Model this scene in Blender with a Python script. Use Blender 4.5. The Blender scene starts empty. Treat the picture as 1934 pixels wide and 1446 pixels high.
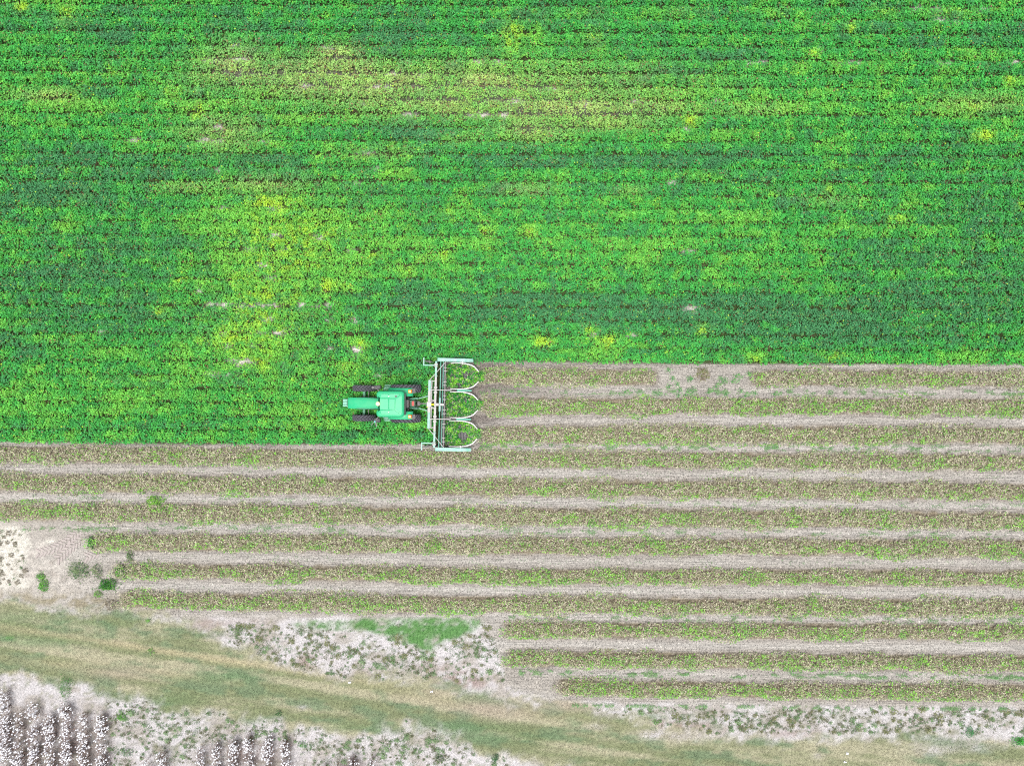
import bpy, bmesh, math
import numpy as np
from mathutils import Vector, Matrix

# ------------------------------------------------------------------ camera, sky, sun, exposure
SC = bpy.context.scene
COL = SC.collection
H, S0, CX, CY = 43.5, 29.6, 967.0, 723.0      # flight height (m), photo pixels per metre on the ground, photo centre
cam_d = bpy.data.cameras.new("camera"); cam = bpy.data.objects.new("camera", cam_d); COL.objects.link(cam)
cam.location = (0, 0, H); cam.rotation_euler = (0, 0, 0)
cam_d.sensor_width = 36; cam_d.lens = 36 * H / (1934 / S0)
cam_d.clip_start = 0.5; cam_d.clip_end = 2000
SC.camera = cam
world = bpy.data.worlds.new("World"); SC.world = world; world.use_nodes = True
wn, wl = world.node_tree.nodes, world.node_tree.links
wn.clear()
SUN_EL, SUN_AZ = math.radians(80), math.radians(200)
sky = wn.new("ShaderNodeTexSky"); sky.sky_type = 'NISHITA'; sky.sun_disc = False
sky.sun_elevation = SUN_EL; sky.sun_rotation = SUN_AZ; sky.dust_density = 4.0; sky.air_density = 1.0; sky.ozone_density = 1.0
hs = wn.new("ShaderNodeHueSaturation"); hs.inputs['Saturation'].default_value = 0.30
bg = wn.new("ShaderNodeBackground"); bg.inputs['Strength'].default_value = 0.13
wo = wn.new("ShaderNodeOutputWorld")
wl.new(sky.outputs[0], hs.inputs['Color']); wl.new(hs.outputs[0], bg.inputs[0]); wl.new(bg.outputs[0], wo.inputs[0])
sun_d = bpy.data.lights.new("sun", 'SUN'); sun_d.energy = 1.45; sun_d.angle = math.radians(16); sun_d.color = (1.0, 0.985, 0.968)
sun = bpy.data.objects.new("sun", sun_d); COL.objects.link(sun)
sd = Vector((math.sin(SUN_AZ) * math.cos(SUN_EL), math.cos(SUN_AZ) * math.cos(SUN_EL), math.sin(SUN_EL)))
sun.rotation_euler = sd.to_track_quat('Z', 'Y').to_euler(); sun.location = (0, 0, 60)
SC.view_settings.view_transform = 'Standard'; SC.view_settings.look = 'None'
SC.view_settings.exposure = 1.1; SC.view_settings.gamma = 1.0; SC.view_settings.use_curve_mapping = False
SC.cycles.use_denoising = False; SC.cycles.filter_width = 1.15
SC.cycles.max_bounces = 6; SC.cycles.diffuse_bounces = 3; SC.cycles.transmission_bounces = 3

rng = np.random.default_rng(11)
GAIN = 2.2         # picture value a level white surface reaches here: turns a colour read off the photo into a base colour

def lin(r, g, b):
    c = np.array([r, g, b], float) / 255
    return np.where(c <= 0.04045, c / 12.92, ((c + 0.055) / 1.055) ** 2.4)
def alb(r, g, b, k=1.0): return np.clip(lin(r, g, b) / (GAIN * .80) * k, 0.004, 0.86)

# ------------------------------------------------------------------ measuring
def gp(px, py): return (np.asarray(px, float) - CX) / S0, (CY - np.asarray(py, float)) / S0
def pg(x, y): return CX + x * S0, CY - y * S0
def at(px, py, h=0.0):
    k = (H - h) / H / S0
    return Vector(((px - CX) * k, (CY - py) * k, h))

def vnoise(x, y, seed):
    x = np.asarray(x, float); y = np.asarray(y, float)
    xi = np.floor(x).astype(np.int64); yi = np.floor(y).astype(np.int64)
    fx = x - xi; fy = y - yi
    fx = fx * fx * (3 - 2 * fx); fy = fy * fy * (3 - 2 * fy)
    def hs_(i, j):
        h = (i * 374761393 + j * 668265263 + seed * 974634521) & 0xffffffff
        h = ((h ^ (h >> 13)) * 1274126177) & 0xffffffff
        return (h ^ (h >> 16)) / 4294967295.0
    a, b, c, d = hs_(xi, yi), hs_(xi + 1, yi), hs_(xi, yi + 1), hs_(xi + 1, yi + 1)
    return (a * (1 - fx) + b * fx) * (1 - fy) + (c * (1 - fx) + d * fx) * fy
def fbm(x, y, o, seed):
    s = 0; a = 0.5; t = 0
    for k in range(o):
        s = s + a * vnoise(np.asarray(x) * 2 ** k + 17.3 * k, np.asarray(y) * 2 ** k - 9.1 * k, seed + k); t += a; a *= 0.55
    return s / t
def sstep(a, b, x): t = np.clip((x - a) / (b - a), 0, 1); return t * t * (3 - 2 * t)
def blobs(px, py, lst):
    s = np.zeros(np.shape(px))
    for (bx, by, rx, ry, w) in lst:
        s += w * np.exp(-((px - bx) / rx) ** 2 - ((py - by) / ry) ** 2)
    return s
def mixc(a, b, t): return a * (1 - t[..., None]) + b * t[..., None]

# ------------------------------------------------------------------ object helpers
def tag(o, label=None, cat=None, group=None, kind=None):
    for k, v in (('label', label), ('category', cat), ('group', group), ('kind', kind)):
        if v: o[k] = v
    return o
def link(name, me, m=None, parent=None):
    o = bpy.data.objects.new(name, me); COL.objects.link(o)
    if m is not None and not me.materials: me.materials.append(m)
    if parent is not None: o.parent = parent
    return o
def empty(name, loc, rz=0):
    o = bpy.data.objects.new(name, None); COL.objects.link(o); o.location = loc; o.rotation_euler = (0, 0, rz)
    o.empty_display_size = 0.3
    return o
def np_mesh(name, verts, faces, color=None):
    """verts (n,3), faces (m,k) ; color (m,3) per face"""
    me = bpy.data.meshes.new(name)
    n, (m, k) = len(verts), faces.shape
    me.vertices.add(n); me.vertices.foreach_set("co", np.ascontiguousarray(verts, np.float32).ravel())
    me.loops.add(m * k); me.loops.foreach_set("vertex_index", np.ascontiguousarray(faces, np.int32).ravel())
    me.polygons.add(m); me.polygons.foreach_set("loop_start", np.arange(0, m * k, k, dtype=np.int32))
    me.polygons.foreach_set("loop_total", np.full(m, k, np.int32))
    if color is not None:
        a = me.attributes.new("tint", 'FLOAT_COLOR', 'FACE')
        c = np.ones((m, 4), np.float32); c[:, :3] = color
        a.data.foreach_set("color", c.ravel())
    me.update(); me.validate()
    return me

class MB:
    def __init__(s): s.bm = bmesh.new()
    def box(s, c, size, rz=0.0):
        M = Matrix.Translation(Vector(c)) @ Matrix.Rotation(rz, 4, 'Z') @ Matrix.Diagonal((*size, 1))
        bmesh.ops.create_cube(s.bm, size=1, matrix=M); return s
    def beam(s, p0, p1, w, h):
        p0, p1 = Vector(p0), Vector(p1); d = p1 - p0; L = d.length; d.normalize()
        up = Vector((0, 0, 1)) if abs(d.z) < 0.95 else Vector((1, 0, 0))
        y = up.cross(d).normalized(); z = d.cross(y)
        M = Matrix((d, y, z)).transposed().to_4x4(); M.translation = (p0 + p1) / 2
        bmesh.ops.create_cube(s.bm, size=1, matrix=M @ Matrix.Diagonal((L, w, h, 1))); return s
    def tube(s, pts, r, n=8):
        rs = r if isinstance(r, (list, tuple)) else [r] * len(pts)
        pts = [Vector(p) for p in pts]; rings = []
        for i, p in enumerate(pts):
            d = ((pts[min(i + 1, len(pts) - 1)] - pts[max(i - 1, 0)])).normalized()
            up = Vector((0, 0, 1)) if abs(d.z) < 0.9 else Vector((1, 0, 0))
            a = up.cross(d).normalized(); b = d.cross(a)
            rings.append([s.bm.verts.new(p + rs[i] * (math.cos(t) * a + math.sin(t) * b)) for t in [2 * math.pi * k / n for k in range(n)]])
        s.skin(rings); return s
    def skin(s, rings, cap=True):
        n = len(rings[0])
        for A, B in zip(rings, rings[1:]):
            for k in range(n): s.bm.faces.new((A[k], A[(k + 1) % n], B[(k + 1) % n], B[k]))
        if cap: s.bm.faces.new(rings[0][::-1]); s.bm.faces.new(rings[-1])
    def loft(s, rings, cap=True):
        s.skin([[s.bm.verts.new(Vector(p)) for p in r] for r in rings], cap); return s
    def cyl(s, p0, p1, r, n=16): return s.tube([p0, p1], r, n)
    def prism(s, poly, z0, z1): return s.loft([[(x, y, z0) for x, y in poly], [(x, y, z1) for x, y in poly]])
    def lathe_y(s, prof, c, n=32):
        """profile of (radius, y) about an axis along y through c"""
        return s.loft([[(c[0] + r * math.cos(2 * math.pi * k / n), c[1] + y, c[2] + r * math.sin(2 * math.pi * k / n)) for k in range(n)] for r, y in prof])
    def build(s, name, m, parent=None, bevel=0.0, smooth=False, seg=2):
        bmesh.ops.recalc_face_normals(s.bm, faces=s.bm.faces)
        if bevel:
            es = [e for e in s.bm.edges if len(e.link_faces) == 2 and e.calc_face_angle(0) > 0.6]
            bmesh.ops.bevel(s.bm, geom=es, offset=bevel, segments=seg, profile=0.5, affect='EDGES', clamp_overlap=True)
        me = bpy.data.meshes.new(name); s.bm.to_mesh(me); s.bm.free()
        if smooth:
            for p in me.polygons: p.use_smooth = True
            me.set_sharp_from_angle(angle=math.radians(40))
        return link(name, me, m, parent)

# ------------------------------------------------------------------ materials
def mat(name):
    m = bpy.data.materials.new(name); m.use_nodes = True
    return m, m.node_tree.nodes, m.node_tree.links
def paint(name, rgb, rough=0.45, metal=0.0, wear=None, amt=0.5, scale=6.0, coat=0.0, direct=False):
    m, n, l = mat(name); b = n["Principled BSDF"]; b.inputs['Specular IOR Level'].default_value = 0.25
    b.inputs['Roughness'].default_value = rough; b.inputs['Metallic'].default_value = metal
    b.inputs['Coat Weight'].default_value = coat; b.inputs['Coat Roughness'].default_value = 0.25
    c = np.asarray(rgb, float)
    tc = n.new("ShaderNodeTexCoord"); no = n.new("ShaderNodeTexNoise"); no.inputs['Scale'].default_value = scale
    no.inputs['Detail'].default_value = 7; no.inputs['Roughness'].default_value = 0.65
    l.new(tc.outputs['Object'], no.inputs['Vector'])
    rp = n.new("ShaderNodeValToRGB"); l.new(no.outputs[0], rp.inputs[0])
    w = np.asarray(wear if wear is not None else c * 0.85, float)
    e = rp.color_ramp.elements
    e[0].position = 0.38; e[0].color = (*(c * (1 - amt) + w * amt), 1); e[1].position = 0.66; e[1].color = (*c, 1)
    l.new(rp.outputs[0], b.inputs['Base Color'])
    bp = n.new("ShaderNodeBump"); bp.inputs['Strength'].default_value = 0.12; bp.inputs['Distance'].default_value = 0.01
    l.new(no.outputs[0], bp.inputs['Height']); l.new(bp.outputs[0], b.inputs['Normal'])
    return m
def leafmat(name, trans=0.32, rough=0.6):
    m, n, l = mat(name); b = n["Principled BSDF"]; out = n["Material Output"]
    a = n.new("ShaderNodeAttribute"); a.attribute_name = "tint"
    l.new(a.outputs['Color'], b.inputs['Base Color']); b.inputs['Roughness'].default_value = rough
    b.inputs['Specular IOR Level'].default_value = 0.3
    t = n.new("ShaderNodeBsdfTranslucent"); l.new(a.outputs['Color'], t.inputs[0])
    mx = n.new("ShaderNodeMixShader"); mx.inputs[0].default_value = trans
    l.new(b.outputs[0], mx.inputs[1]); l.new(t.outputs[0], mx.inputs[2]); l.new(mx.outputs[0], out.inputs[0])
    return m
M_LEAF = leafmat("leaf"); M_VINE = leafmat("wilted_vine", 0.22, 0.75); M_GRASS = leafmat("grass_blade", 0.25, 0.7)
def groundmat():
    m, n, l = mat("earth"); b = n["Principled BSDF"]; b.inputs['Roughness'].default_value = 0.95; b.inputs['Specular IOR Level'].default_value = 0.1
    a = n.new("ShaderNodeAttribute"); a.attribute_name = "soil"
    f = n.new("ShaderNodeAttribute"); f.attribute_name = "tilled"
    tc = n.new("ShaderNodeTexCoord")
    def noise(scale, vec, detail=5, rough=0.6):
        q = n.new("ShaderNodeTexNoise"); q.inputs['Scale'].default_value = scale; q.inputs['Detail'].default_value = detail; q.inputs['Roughness'].default_value = rough
        l.new(vec, q.inputs['Vector']); return q.outputs[0]
    def rng_(v, a0, a1, b0, b1):
        q = n.new("ShaderNodeMapRange"); q.inputs[1].default_value = a0; q.inputs[2].default_value = a1; q.inputs[3].default_value = b0; q.inputs[4].default_value = b1
        l.new(v, q.inputs[0]); return q.outputs[0]
    def math_(op, x, y):
        q = n.new("ShaderNodeMath"); q.operation = op
        for i, v in enumerate((x, y)):
            if isinstance(v, float): q.inputs[i].default_value = v
            else: l.new(v, q.inputs[i])
        return q.outputs[0]
    mp = n.new("ShaderNodeMapping"); mp.inputs['Scale'].default_value = (0.35, 9.0, 1.0); mp.inputs['Rotation'].default_value = (0, 0, 0.006)
    l.new(tc.outputs['Object'], mp.inputs[0])
    fine = rng_(noise(5.0, tc.outputs['Object'], 7, 0.85), 0.3, 0.7, 0.62, 1.40)
    speck = rng_(noise(10.0, tc.outputs['Object'], 3, 0.7), 0.34, 0.45, 0.45, 1.0)  # small clod shadows painted into the soil colour as dark specks
    strk = rng_(noise(1.0, mp.outputs[0], 5, 0.7), 0.32, 0.68, 0.66, 1.26)
    mp2 = n.new("ShaderNodeMapping"); mp2.inputs['Scale'].default_value = (0.5, 16.0, 1.0); mp2.inputs['Rotation'].default_value = (0, 0, 0.005); l.new(tc.outputs['Object'], mp2.inputs[0])
    strk = math_('MULTIPLY', strk, rng_(noise(1.0, mp2.outputs[0], 4, 0.6), 0.35, 0.5, 0.72, 1.05))
    strk = math_('ADD', 1.0, math_('MULTIPLY', f.outputs['Fac'], math_('SUBTRACT', strk, 1.0)))
    speck = math_('ADD', 1.0, math_('MULTIPLY', math_('ADD', 0.35, math_('MULTIPLY', f.outputs['Fac'], 0.65)), math_('SUBTRACT', speck, 1.0)))
    k = math_('MULTIPLY', math_('MULTIPLY', fine, speck), strk)
    mx = n.new("ShaderNodeVectorMath"); mx.operation = 'SCALE'; l.new(a.outputs['Color'], mx.inputs[0]); l.new(k, mx.inputs['Scale'])
    l.new(mx.outputs[0], b.inputs['Base Color'])
    bp = n.new("ShaderNodeBump"); bp.inputs['Strength'].default_value = 0.8; bp.inputs['Distance'].default_value = 0.06
    l.new(k, bp.inputs['Height']); l.new(bp.outputs[0], b.inputs['Normal'])
    return m
M_GROUND = groundmat()

# ------------------------------------------------------------------ layout of the field (read off the photograph)
SLOPE = 0.004
LINES = [x + 0.9 for x in (-112.3, -87, -61.7, -36.4, -11.2, 14.2, 39.6, 65, 90.2, 115.6, 141, 166.3, 192, 217.7, 243.4, 268.4, 293, 318.5, 344.4,
         370, 395.5, 421, 447, 473.5, 500.6, 526.5, 552.5, 578.6, 605, 630.8, 656.5, 683)]
NEAR = [683.0, 708.8, 734.6, 760.4, 786.2, 812.0, 838.5]
WINDROWS = [   # centre line (px,py) knots, first x, last x, half width in px
    ([(905, 711), (1417, 713), (1916, 716), (2100, 717)], 905, 1236, 16), ([(1330, 708)], 0, 0, 0),
    ([(905, 767), (1417, 766), (1916, 768.5), (2100, 769)], 908, 2090, 17),
    ([(905, 821), (1417, 820), (1916, 822.5), (2100, 823)], 905, 2090, 17.5),
    ([(-150, 855), (100, 858), (500, 862), (927, 866), (1417, 869), (1916, 872.5), (2100, 874)], -140, 2090, 16.5),
    ([(-150, 909), (100, 911.5), (500, 915.5), (927, 920.5), (1417, 923.5), (1916, 928), (2100, 929)], -140, 2090, 17),
    ([(-150, 964), (100, 966), (500, 969), (927, 974), (1417, 978), (1916, 982), (2100, 983)], -140, 2090, 18),
    ([(150, 1023), (500, 1025), (927, 1030), (1417, 1032), (1916, 1034.5), (2100, 1035)], 170, 2090, 17.5),
    ([(150, 1077), (500, 1080), (927, 1087), (1417, 1089), (1916, 1091), (2100, 1092)], 218, 2090, 15.5),
    ([(150, 1132), (500, 1136), (927, 1140), (1417, 1144), (1916, 1147), (2100, 1148)], 226, 2090, 17),
    ([(900, 1187), (1417, 1190.5), (1916, 1193), (2100, 1194)], 952, 2090, 16.5),
    ([(900, 1241), (1417, 1247), (1916, 1251), (2100, 1252)], 958, 2090, 16),
    ([(900, 1294), (1417, 1302), (1916, 1306), (2100, 1307)], 1052, 2090, 16.5)]
def wrow_y(k, px): kn = WINDROWS[k][0]; return np.interp(px, [a for a, _ in kn], [b for _, b in kn])

HOLES = [(402, 577, 6, 4), (428, 576, 7, 3.5), (460, 578, 5, 2.5), (488, 578, 9, 2.5), (513, 578, 7, 2.5), (570, 577, 4, 5), (595, 579, 4, 2), (622, 578, 5, 2.5), (498, 502, 7, 3), (512, 526, 5, 3),
         (604, 449, 6, 3.5), (475, 471, 5, 3), (519, 445, 6, 3), (535, 472, 5, 2.5), (664, 474, 4, 2.5), (505, 603, 6, 3.5), (425, 606, 4, 2), (530, 628, 8, 3.5), (492, 630, 9, 2.5), (422, 631, 4, 2), (479, 654, 4, 2.5), (432, 654, 4, 3),
         (458, 685, 12, 4), (440, 681, 7, 2), (403, 707, 7, 3), (392, 704, 4, 2), (434, 707, 7, 2.5), (674, 663, 7, 5), (622, 659, 4, 2), (714, 709, 5, 2), (1306, 585, 10, 4), (415, 323, 6, 2.5), (672, 349, 4, 3.5), (710, 319, 4, 2),
         (413, 241, 5, 3), (386, 265, 6, 3), (410, 268, 6, 2.5), (452, 114, 9, 3), (447, 89, 6, 3), (395, 115, 8, 2), (905, 119, 11, 2), (940, 119, 7, 2), (1415, 120, 7, 3), (1548, 93, 4, 2.5), (1775, 39, 9, 3.5), (1735, 16, 6, 3), (1857, 19, 8, 3),
         (1808, 42, 7, 2.5), (1775, 18, 10, 2), (720, 166, 10, 2.5), (772, 219, 8, 3), (690, 197, 6, 2), (905, 218, 10, 2.5), (950, 220, 6, 3), (975, 192, 6, 3), (1045, 171, 7, 2.5), (1105, 196, 5, 3), (1354, 190, 4, 2.5), (1202, 193, 6, 2),
         (1295, 245, 5, 3), (1270, 345, 5, 2.5), (1300, 475, 6, 2.5), (1193, 633, 5, 2.5), (1122, 632, 4, 2), (254, 265, 7, 2), (518, 394, 7, 2.5), (420, 392, 5, 2), (690, 286, 9, 2.5), (500, 268, 5, 2), (1430, 118, 10, 1.8), (1610, 120, 14, 1.8), (1780, 120, 10, 2),
         (1915, 118, 8, 2), (620, 605, 4, 2), (377, 548, 3, 5), (670, 606, 4, 4), (535, 688, 4, 2), (190, 626, 4, 2), (740, 141, 6, 2), (800, 145, 6, 2), (575, 162, 6, 2), (618, 92, 7, 2.5)]
YEL = [(48, 16, 16, 12, .9), (130, 35, 22, 22, .75), (380, 215, 22, 18, .7), (215, 140, 22, 10, .7), (130, 198, 35, 12, .45), (325, 178, 25, 14, .35), (560, 440, 170, 90, .55), (510, 385, 40, 15, .5), (500, 590, 120, 100, .5), (490, 675, 90, 40, .2),
       (478, 690, 40, 20, .15), (850, 405, 25, 12, .45), (1000, 438, 16, 12, .8), (918, 437, 18, 12, .7), (800, 488, 16, 9, .75), (842, 486, 15, 10, .75), (765, 512, 20, 12, .6), (622, 543, 12, 12, .9), (660, 545, 16, 10, .6), (345, 528, 14, 10, .6), (712, 486, 12, 8, .5),
       (1025, 645, 20, 12, .95), (1110, 620, 16, 12, .6), (1145, 648, 22, 18, .85), (1300, 232, 14, 14, .85), (1500, 205, 40, 10, .4), (1825, 205, 40, 18, .5), (1850, 260, 28, 12, .9), (1900, 155, 12, 12, .9), (1690, 415, 26, 10, .6), (1562, 360, 14, 12, .6),
       (1455, 365, 20, 9, .5), (1420, 676, 18, 9, .8), (1570, 672, 30, 9, .6), (1325, 620, 16, 16, .75), (1600, 55, 14, 14, .6), (1530, 105, 14, 8, .6), (1790, 28, 60, 10, .45), (1120, 78, 24, 20, .65), (1000, 75, 40, 30, .4), (962, 72, 22, 35, .55), (680, 655, 18, 18, .7),
       (120, 430, 18, 10, .5), (240, 555, 16, 12, .55), (310, 590, 18, 10, .6), (160, 510, 10, 8, .5), (1590, 425, 20, 10, .4), (1925, 392, 12, 10, .7), (1180, 500, 14, 8, .35), (420, 640, 60, 20, .35), (1325, 335, 60, 8, .3), (165, 375, 18, 12, .45), (40, 300, 16, 8, .3),
       (135, 325, 16, 8, .5), (40, 610, 40, 10, .3), (100, 640, 60, 8, .3), (600, 300, 14, 10, .5), (740, 330, 40, 10, .4), (1000, 30, 60, 12, .25), (1110, 30, 40, 10, .4), (1280, 30, 50, 10, .4), (1460, 28, 30, 10, .45), (1670, 30, 20, 10, .5), (560, 800, 60, 14, .35),
       (40, 740, 60, 12, .3), (300, 720, 120, 12, .35), (250, 770, 60, 10, .35), (660, 690, 50, 10, .4), (590, 770, 30, 10, .4), (560, 715, 25, 8, .3)]
PALE = [(880, 165, 330, 42, .62), (960, 210, 260, 26, .35), (440, 130, 70, 38, .55), (600, 140, 110, 30, .45), (420, 255, 70, 32, .45), (500, 350, 90, 14, .4), (860, 265, 40, 10, .3), (1010, 250, 70, 24, .45), (1170, 208, 120, 14, .4), (1850, 200, 90, 18, .35), (720, 290, 70, 12, .35),
        (350, 355, 50, 10, .3), (120, 185, 40, 14, .35), (1150, 240, 100, 12, .3), (640, 102, 40, 16, .45), (60, 185, 40, 10, .25), (1420, 210, 60, 10, .3), (990, 360, 60, 14, .25), (1560, 380, 60, 12, .25), (1190, 362, 30, 8, .3)]
DARK = [(150, 520, 190, 70, .55), (90, 370, 150, 40, .6), (280, 470, 120, 30, .45), (1500, 590, 380, 35, .5), (1200, 590, 260, 30, .4), (1780, 500, 190, 80, .55), (860, 130, 22, 14, .9), (770, 250, 90, 16, .7), (220, 72, 50, 18, .7), (200, 170, 120, 22, .45), (740, 75, 80, 22, .6),
        (1000, 30, 40, 12, .5), (1850, 420, 110, 30, .35), (1530, 300, 400, 14, .5), (1020, 310, 250, 14, .4), (930, 560, 160, 40, .4), (760, 560, 80, 30, .35), (40, 660, 60, 30, .4), (720, 690, 90, 16, .45), (1620, 630, 300, 24, .45), (520, 300, 40, 14, .5), (1350, 110, 60, 10, .4),
        (1300, 145, 120, 12, .4), (1650, 150, 120, 12, .35), (120, 810, 100, 14, .4), (740, 820, 60, 10, .4), (380, 800, 60, 10, .35), (160, 300, 160, 12, .5), (260, 330, 120, 10, .4)]

# ground zone outlines
FB = [(-400, 1112), (0, 1122), (100, 1148), (200, 1158), (350, 1164), (700, 1163), (880, 1163), (925, 1180), (960, 1296), (1050, 1322), (1300, 1327), (1934, 1335), (2400, 1340)]
TU = [(-400, 1105), (0, 1128), (120, 1150), (250, 1160), (350, 1170), (400, 1192), (520, 1255), (620, 1280), (760, 1272), (900, 1300), (960, 1318), (1050, 1325), (1200, 1350), (1300, 1375), (1500, 1395), (1700, 1392), (1934, 1398), (2400, 1420)]
TL = [(-400, 1250), (0, 1276), (150, 1286), (200, 1318), (260, 1318), (330, 1345), (430, 1350), (600, 1372), (680, 1386), (760, 1370), (840, 1380), (880, 1398), (910, 1420), (960, 1432), (1050, 1450), (1300, 1500), (2400, 1700)]
def yl(P, px): return np.interp(px, [a for a, _ in P], [b for _, b in P])

C_SOIL, C_SOILL, C_SOILD = alb(189, 182, 172), alb(211, 206, 198), alb(154, 141, 135)
C_SAND, C_CREAM, C_LITTER_SHADE = alb(216, 211, 210), alb(238, 233, 219), alb(80, 94, 54)
C_TAN, C_OLIVE, C_TEAL = alb(196, 191, 160), alb(150, 158, 118), alb(132, 154, 118)
C_LUSH, C_RED, C_PINK = alb(98, 150, 80), alb(158, 132, 122), alb(205, 186, 172)
def track_mask(px, py):
    wob = (fbm(px / 26, py / 18, 5, 5) - .5) * 58
    return sstep(-13, 15, py + wob - yl(TU, px)) * (1 - sstep(-13, 15, py + (fbm(px / 22, py / 20, 5, 6) - .5) * 62 - yl(TL, px)))
def field_mask(px, py): return 1 - sstep(-5, 7, py + (fbm(px / 30, py / 15, 3, 8) - .5) * 10 - yl(FB, px))
def track_color(px, py):
    up, lo = yl(TU, px), yl(TL, px)
    c0 = (1205 + (px) * 0.148)                                    # along the track
    d = py - c0 + 10 * (fbm(px / 300, py / 300, 2, 41) - .5)
    stripe = fbm(d / 15 + 40, px / 900, 3, 42)
    n1 = fbm(px / 90 + d / 50, d / 22, 4, 43)
    c = mixc(np.broadcast_to(C_OLIVE, px.shape + (3,)), C_TAN, sstep(.40, .62, .62 * stripe + .38 * n1))
    c = mixc(c, C_TEAL, .85 * sstep(.50, .66, .5 * fbm(px / 120 + 7, d / 13, 3, 44) + .5 * fbm(px / 40, d / 18, 3, 45)))
    c = mixc(c, alb(206, 194, 158), .8 * np.clip(blobs(px, d, [(200, -22, 260, 6, .7), (500, -20, 300, 7, .8), (900, -8, 260, 8, .5), (120, 36, 120, 10, .6), (300, 22, 120, 8, .6)]), 0, 1))
    c = mixc(c, alb(108, 150, 100), .7 * np.clip(blobs(px, py, [(70, 1212, 70, 10, .8), (20, 1165, 60, 10, .6), (150, 1178, 90, 8, .5), (430, 1278, 80, 12, .7), (880, 1372, 90, 10, .7), (320, 1322, 60, 18, .5), (960, 1392, 80, 10, .5), (125, 1300, 16, 24, .9), (640, 1375, 60, 8, .5)]), 0, 1))
    c = mixc(c, C_PINK, .7 * np.clip(blobs(px, py, [(230, 1270, 70, 14, .6), (900, 1335, 60, 14, .7), (960, 1345, 60, 16, .6), (1080, 1330, 70, 14, .7), (820, 1310, 60, 14, .4)]), 0, 1))
    return c * (.68 + .40 * fbm(px / 3.2, py / 3.2, 2, 47))[..., None]
def ground_color(px, py):
    """base colour of the bare ground and thin cover, and how strongly it is tilled"""
    sh = px.shape
    F = field_mask(px, py); T = track_mask(px, py)
    # --- tilled field
    big = fbm(px / 150, py / 40, 4, 21)
    c = mixc(np.broadcast_to(C_SOIL, sh + (3,)), C_SOILL, .45 * sstep(.35, .75, big))
    for k in range(2, 13):
        i = k if k < len(WINDROWS) else None
        if i is None: continue
        if i + 1 < len(WINDROWS):
            x0 = max(WINDROWS[i][1], WINDROWS[i + 1][1]) - 30
            mid = (wrow_y(i, px) + wrow_y(i + 1, px)) / 2
            c = mixc(c, C_SOILL, (.75 if i in (3, 5, 8, 9, 10) else .45) * np.exp(-((py - mid - 1) / 6) ** 2) * sstep(x0 - 40, x0 + 20, px))
    for i, (kn, x0, x1, hw) in enumerate(WINDROWS):
        if not hw: continue
        x1_ = 2090 if i == 0 else x1
        y = wrow_y(i, px); w = sstep(x0 - 12, x0 + 14, px) * (1 - sstep(x1_, x1_ + 10, px))
        if i == 0: w = w * (1 - sstep(1232, 1250, px) * (1 - sstep(1410, 1430, px)))
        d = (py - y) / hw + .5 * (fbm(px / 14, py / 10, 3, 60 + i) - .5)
        c = mixc(c, C_SOILD, w * .34 * np.exp(-((d + 1.10) / .22) ** 2) * sstep(.25, .62, fbm(px / 9, py / 3, 4, 160 + i)))  # darker, broken soil fringe along both edges of each windrow
        c = mixc(c, C_SOILD, w * .35 * np.exp(-((d - 1.1) / .2) ** 2) * sstep(.3, .65, fbm(px / 9, py / 3, 4, 190 + i)))
        c = mixc(c, alb(156, 144, 122), w * (1 - sstep(.7, 1.0, np.abs(d))))
    # freshly dug, still moist soil right behind the digger
    fresh = blobs(px, py, [(905, 736, 30, 9, 1.0), (925, 737, 70, 10, .5), (905, 790.5, 30, 9, 1.0), (930, 791, 70, 9, .5), (930, 690, 60, 6, .6), (905, 842, 40, 6, .6), (1000, 692, 200, 5, .5), (980, 737, 90, 9, .4)])
    c = mixc(c, alb(134, 123, 116), np.clip(.8 * fresh, 0, .75))
    for y, hw in ((1900, 0),): pass
    # --- under the standing crop : brown leaf litter, base colour darkened to paint shade into the gaps, pale sand in the bare spots
    crop = (1 - sstep(-1, 1, py - np.where(px < 840, 838.5 + SLOPE * (px - 840), 684 + SLOPE * (px - 950)))) 
    undercrop = mixc(np.broadcast_to(C_LITTER_SHADE, sh + (3,)), alb(112, 98, 76), sstep(.58, .85, fbm(px / 12, py / 8, 3, 31)))
    undercrop = mixc(undercrop, C_SOIL, np.clip(1.1 * np.clip(blobs(px, py, PALE), 0, 1) - .35, 0, .5))
    hole = np.zeros(sh)
    for (hx, hy, rx, ry) in HOLES: hole = np.maximum(hole, np.exp(-((px - hx) / (rx * 1.5)) ** 2 - ((py - hy) / (ry * 1.6)) ** 2))
    undercrop = mixc(undercrop, alb(246, 238, 228), np.clip(2.0 * hole, 0, 1))
    c = mixc(c, undercrop, crop)
    # --- sand beyond the field
    s1 = fbm(px / 34, py / 20, 5, 71)
    sand = mixc(np.broadcast_to(C_SAND, sh + (3,)), alb(182, 174, 164), .8 * sstep(.46, .66, s1))
    sand = mixc(sand, alb(150, 150, 124), .6 * sstep(.52, .66, fbm(px / 8, py / 6, 3, 76)) * sstep(.42, .6, fbm(px / 45, py / 25, 3, 78)))
    sand = mixc(sand, C_RED, .75 * np.clip(blobs(px, py, [(400, 1178, 30, 9, .7), (490, 1215, 24, 14, .6), (590, 1250, 40, 14, .8), (700, 1268, 50, 12, .6), (850, 1275, 60, 18, .9), (890, 1290, 40, 12, .8), (1260, 1368, 60, 9, .9), (1340, 1374, 60, 9, .6), (1500, 1385, 60, 9, .7), (1080, 1345, 30, 8, .6), (460, 1175, 60, 6, .4)]), 0, 1) * sstep(.3, .6, fbm(px / 12, py / 9, 3, 75)))
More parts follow.
